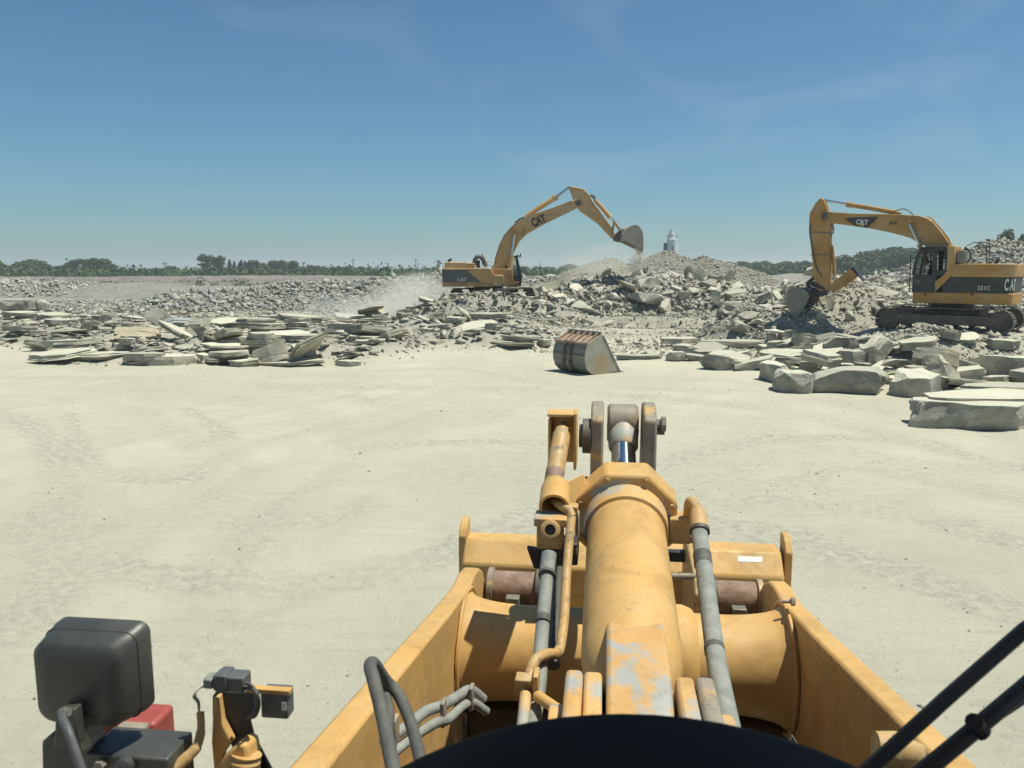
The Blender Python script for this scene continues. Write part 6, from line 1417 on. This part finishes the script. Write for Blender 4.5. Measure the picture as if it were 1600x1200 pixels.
# front wheels, below the edge of the picture
for s_ in (-1, 1):
    x0 = UC + s_ * .92; ty = MB().lathe((x0, 1.30, .84), (s_, 0, 0), [(0, .45), (.02, .70), (.08, .80), (.16, .84), (.44, .84), (.52, .80), (.58, .70), (.6, .45)], 48)
    for k in range(26):
        a = 2 * math.pi * k / 26; o_ = Vector((0, math.cos(a), math.sin(a))); t_ = Vector((0, -math.sin(a), math.cos(a)))
        c_ = Vector((x0 + s_ * .06, 1.30, .84)) + o_ * .80; ty.prism([c_ - t_ * .05, c_ + t_ * .05, c_ + t_ * .04 + o_ * .07, c_ - t_ * .04 + o_ * .07], (0, 0, 0), (s_ * .24, 0, 0))
        c_ += Vector((s_ * .25, 0, 0)); c_ = c_ + t_ * .1; ty.prism([c_ - t_ * .05, c_ + t_ * .05, c_ + t_ * .04 + o_ * .07, c_ - t_ * .04 + o_ * .07], (0, 0, 0), (s_ * .24, 0, 0))
    w_ = lb('wheel', MB().lathe((x0 + s_ * .1, 1.30, .84), (s_, 0, 0), [(0, .2), (.02, .46), (.36, .46), (.38, .42), (.30, .2)], 32), 'yellow', 0); tt = lb('tyre', ty, 'rubber', 0, w_)
lb('front_axle', MB().lathe((UC - .95, 1.30, .84), (1, 0, 0), [(0, .16), (1.9, .16)], 20), 'frame_shade', 0)

lb('unseen_front_panel', MB().box((-.75, .50, 1.9), (1.0, .55, 2.5)), 'greyplastic', .01)  # below the view, added to block sky light on the lift arms
lb('unseen_frame_tower', MB().box((UC - .62, .62, 1.0), (UC - .56, 1.3, 2.0)), 'frame_shade', .01); lb('unseen_frame_tower', MB().box((UC + .56, .62, 1.0), (UC + .62, 1.3, 2.0)), 'frame_shade', .01)  # out of view, added to shade the inner arm faces
lb('unseen_tower_plate', MB().box((UC - .56, .62, 1.0), (UC + .56, .68, 2.1)), 'frame_shade', .01)  # unseen cross plate, added to block sky light between the arms

# crimped collars, straps and weld beads
for a_, b_, r_ in ((L(1097, 866, 2.70), L(1099, 884, 2.65), .0315), (L(1116, 1012, 2.275), L(1117, 1020, 2.25), .0305), (L(849, 962, 2.46), L(848, 972, 2.44), .0245)):
    lb('hose_band', MB().tube([a_, b_], r_, 20), 'hose_dark', 0)
for s_ in (-1, 1):
    wv_ = [(UC + s_ * (AI - .012), tv + .272 * math.cos(k * math.pi / 12), tzz + .272 * math.sin(k * math.pi / 12)) for k in range(25)]
    lb('weld_bead', MB().tube(wv_, [.007 + .0015 * ((k * 7) % 3) for k in range(25)], 6, False), 'yellow', 0, tq)
for k in range(8):
    q_ = math.pi * 2 * (k + .5) / 8; a_ = (Vector((0, 0, 1)) - ax * ax.z).normalized(); b_ = ax.cross(a_)
    o_ = c0 + ax * (CL - .045) + (a_ * math.cos(q_) + b_ * math.sin(q_)) * .188
    lb('head_bolt', MB().lathe(o_, -ax, [(0, .011), (.010, .011)], 6), 'yellow_chip', 0, cyl)
# ------------------------------------------------------------------ dust in the air
def dust_mat(name, dens, scale, seedv, colr=(.92, .91, .86)):
    m = bpy.data.materials.new(name); m.use_nodes = True; nt = m.node_tree; nt.nodes.clear()
    out = N(nt, 'ShaderNodeOutputMaterial'); pv = N(nt, 'ShaderNodeVolumePrincipled'); nt.links.new(pv.outputs[0], out.inputs['Volume'])
    pv.inputs['Color'].default_value = (*colr, 1); pv.inputs['Anisotropy'].default_value = 0.0
    tc = N(nt, 'ShaderNodeTexCoord'); ln = N(nt, 'ShaderNodeVectorMath', operation='LENGTH'); nt.links.new(tc.outputs['Object'], ln.inputs[0])
    fall = ramp(nt, ln.outputs['Value'], [(.1, 1), (.95, 0)])
    mp = N(nt, 'ShaderNodeMapping'); nt.links.new(tc.outputs['Object'], mp.inputs[0]); mp.inputs['Location'].default_value = seedv
    n = ramp(nt, nz(nt, mp.outputs[0], scale, 5, .6, .6), [(.38, 0), (.75, 1)])
    a = N(nt, 'ShaderNodeMath', operation='MULTIPLY'); nt.links.new(fall, a.inputs[0]); nt.links.new(n, a.inputs[1])
    b_ = N(nt, 'ShaderNodeMath', operation='MULTIPLY'); nt.links.new(a.outputs[0], b_.inputs[0]); b_.inputs[1].default_value = dens
    nt.links.new(b_.outputs[0], pv.inputs['Density']); return m
def dust(loc, size, dens, scale, seedv, label, rot=(0, 0, 0)):
    bm = bmesh.new(); bmesh.ops.create_icosphere(bm, subdivisions=3, radius=1); me = bpy.data.meshes.new('dust_cloud'); bm.to_mesh(me); bm.free()
    me.materials.append(dust_mat('dust', dens, scale, seedv)); o = link('dust_cloud', me); o.location = loc; o.scale = size; o.rotation_euler = rot
    return tag(o, label, 'dust', kind='stuff')
q = P(668, 470, 50); dust((q.x, 50, q.z + .1), (4.4, 4.0, 2.0), 1.1, 1.3, (3, 1, 2), 'pale dust cloud drifting low behind the tail of the working excavator')
q = P(590, 488, 46); dust((q.x, 46, q.z + .1), (5.5, 4, 1.2), .8, 1.5, (7, 5, 2), 'thin dust drifting over the rubble left of the working excavator')
q = P(955, 412, 50); dust((q.x, 50, q.z), (4.0, 3.4, 1.5), .55, 1.4, (1, 8, 3), 'thin dust hanging over the rock pile below the raised bucket')
def falling():
    a = P(999, 392, 45); b_ = P(986, 424, 44.2); n = 900; rg3 = np.random.default_rng(3); u = rg3.uniform(0, 1, n) ** .8
    c = np.array(a)[None] * (1 - u[:, None]) + np.array(b_)[None] * u[:, None]; sp = (.10 + .28 * u)[:, None]
    c += rg3.normal(size=(n, 3)) * sp * [1, 1.6, .3]; c[:, 0] += .15 * np.sin(u * 3)
    scatter('falling_rubble', c, sizes_pl(n, .03, .14, rg3), M['rubble'], 'stream of dirt and small stone falling from the raised bucket', 'falling rubble', 5, 1.5)
falling()
q = P(993, 408, 44.6); dust((q.x, 44.6, q.z), (.55, 1.0, .95), 2.2, 1.2, (4, 4, 4), 'brown grey dust around the stone falling from the bucket')
# ------------------------------------------------------------------ haze
def haze():
    m = bpy.data.materials.new('haze'); m.use_nodes = True; nt = m.node_tree; nt.nodes.clear()
    out = N(nt, 'ShaderNodeOutputMaterial'); pv = N(nt, 'ShaderNodeVolumePrincipled'); nt.links.new(pv.outputs[0], out.inputs['Volume'])
    pv.inputs['Color'].default_value = (.86, .93, 1, 1); pv.inputs['Density'].default_value = HAZE; pv.inputs['Anisotropy'].default_value = .3
    o = MB().box((-2700, -40, -2.2), (2700, 3600, 32)).build('haze', m, None, 0, 0); tag(o, 'thin dusty haze in the air over the quarry', 'haze', kind='stuff')
HAZE = .00055
if HAZE: haze()
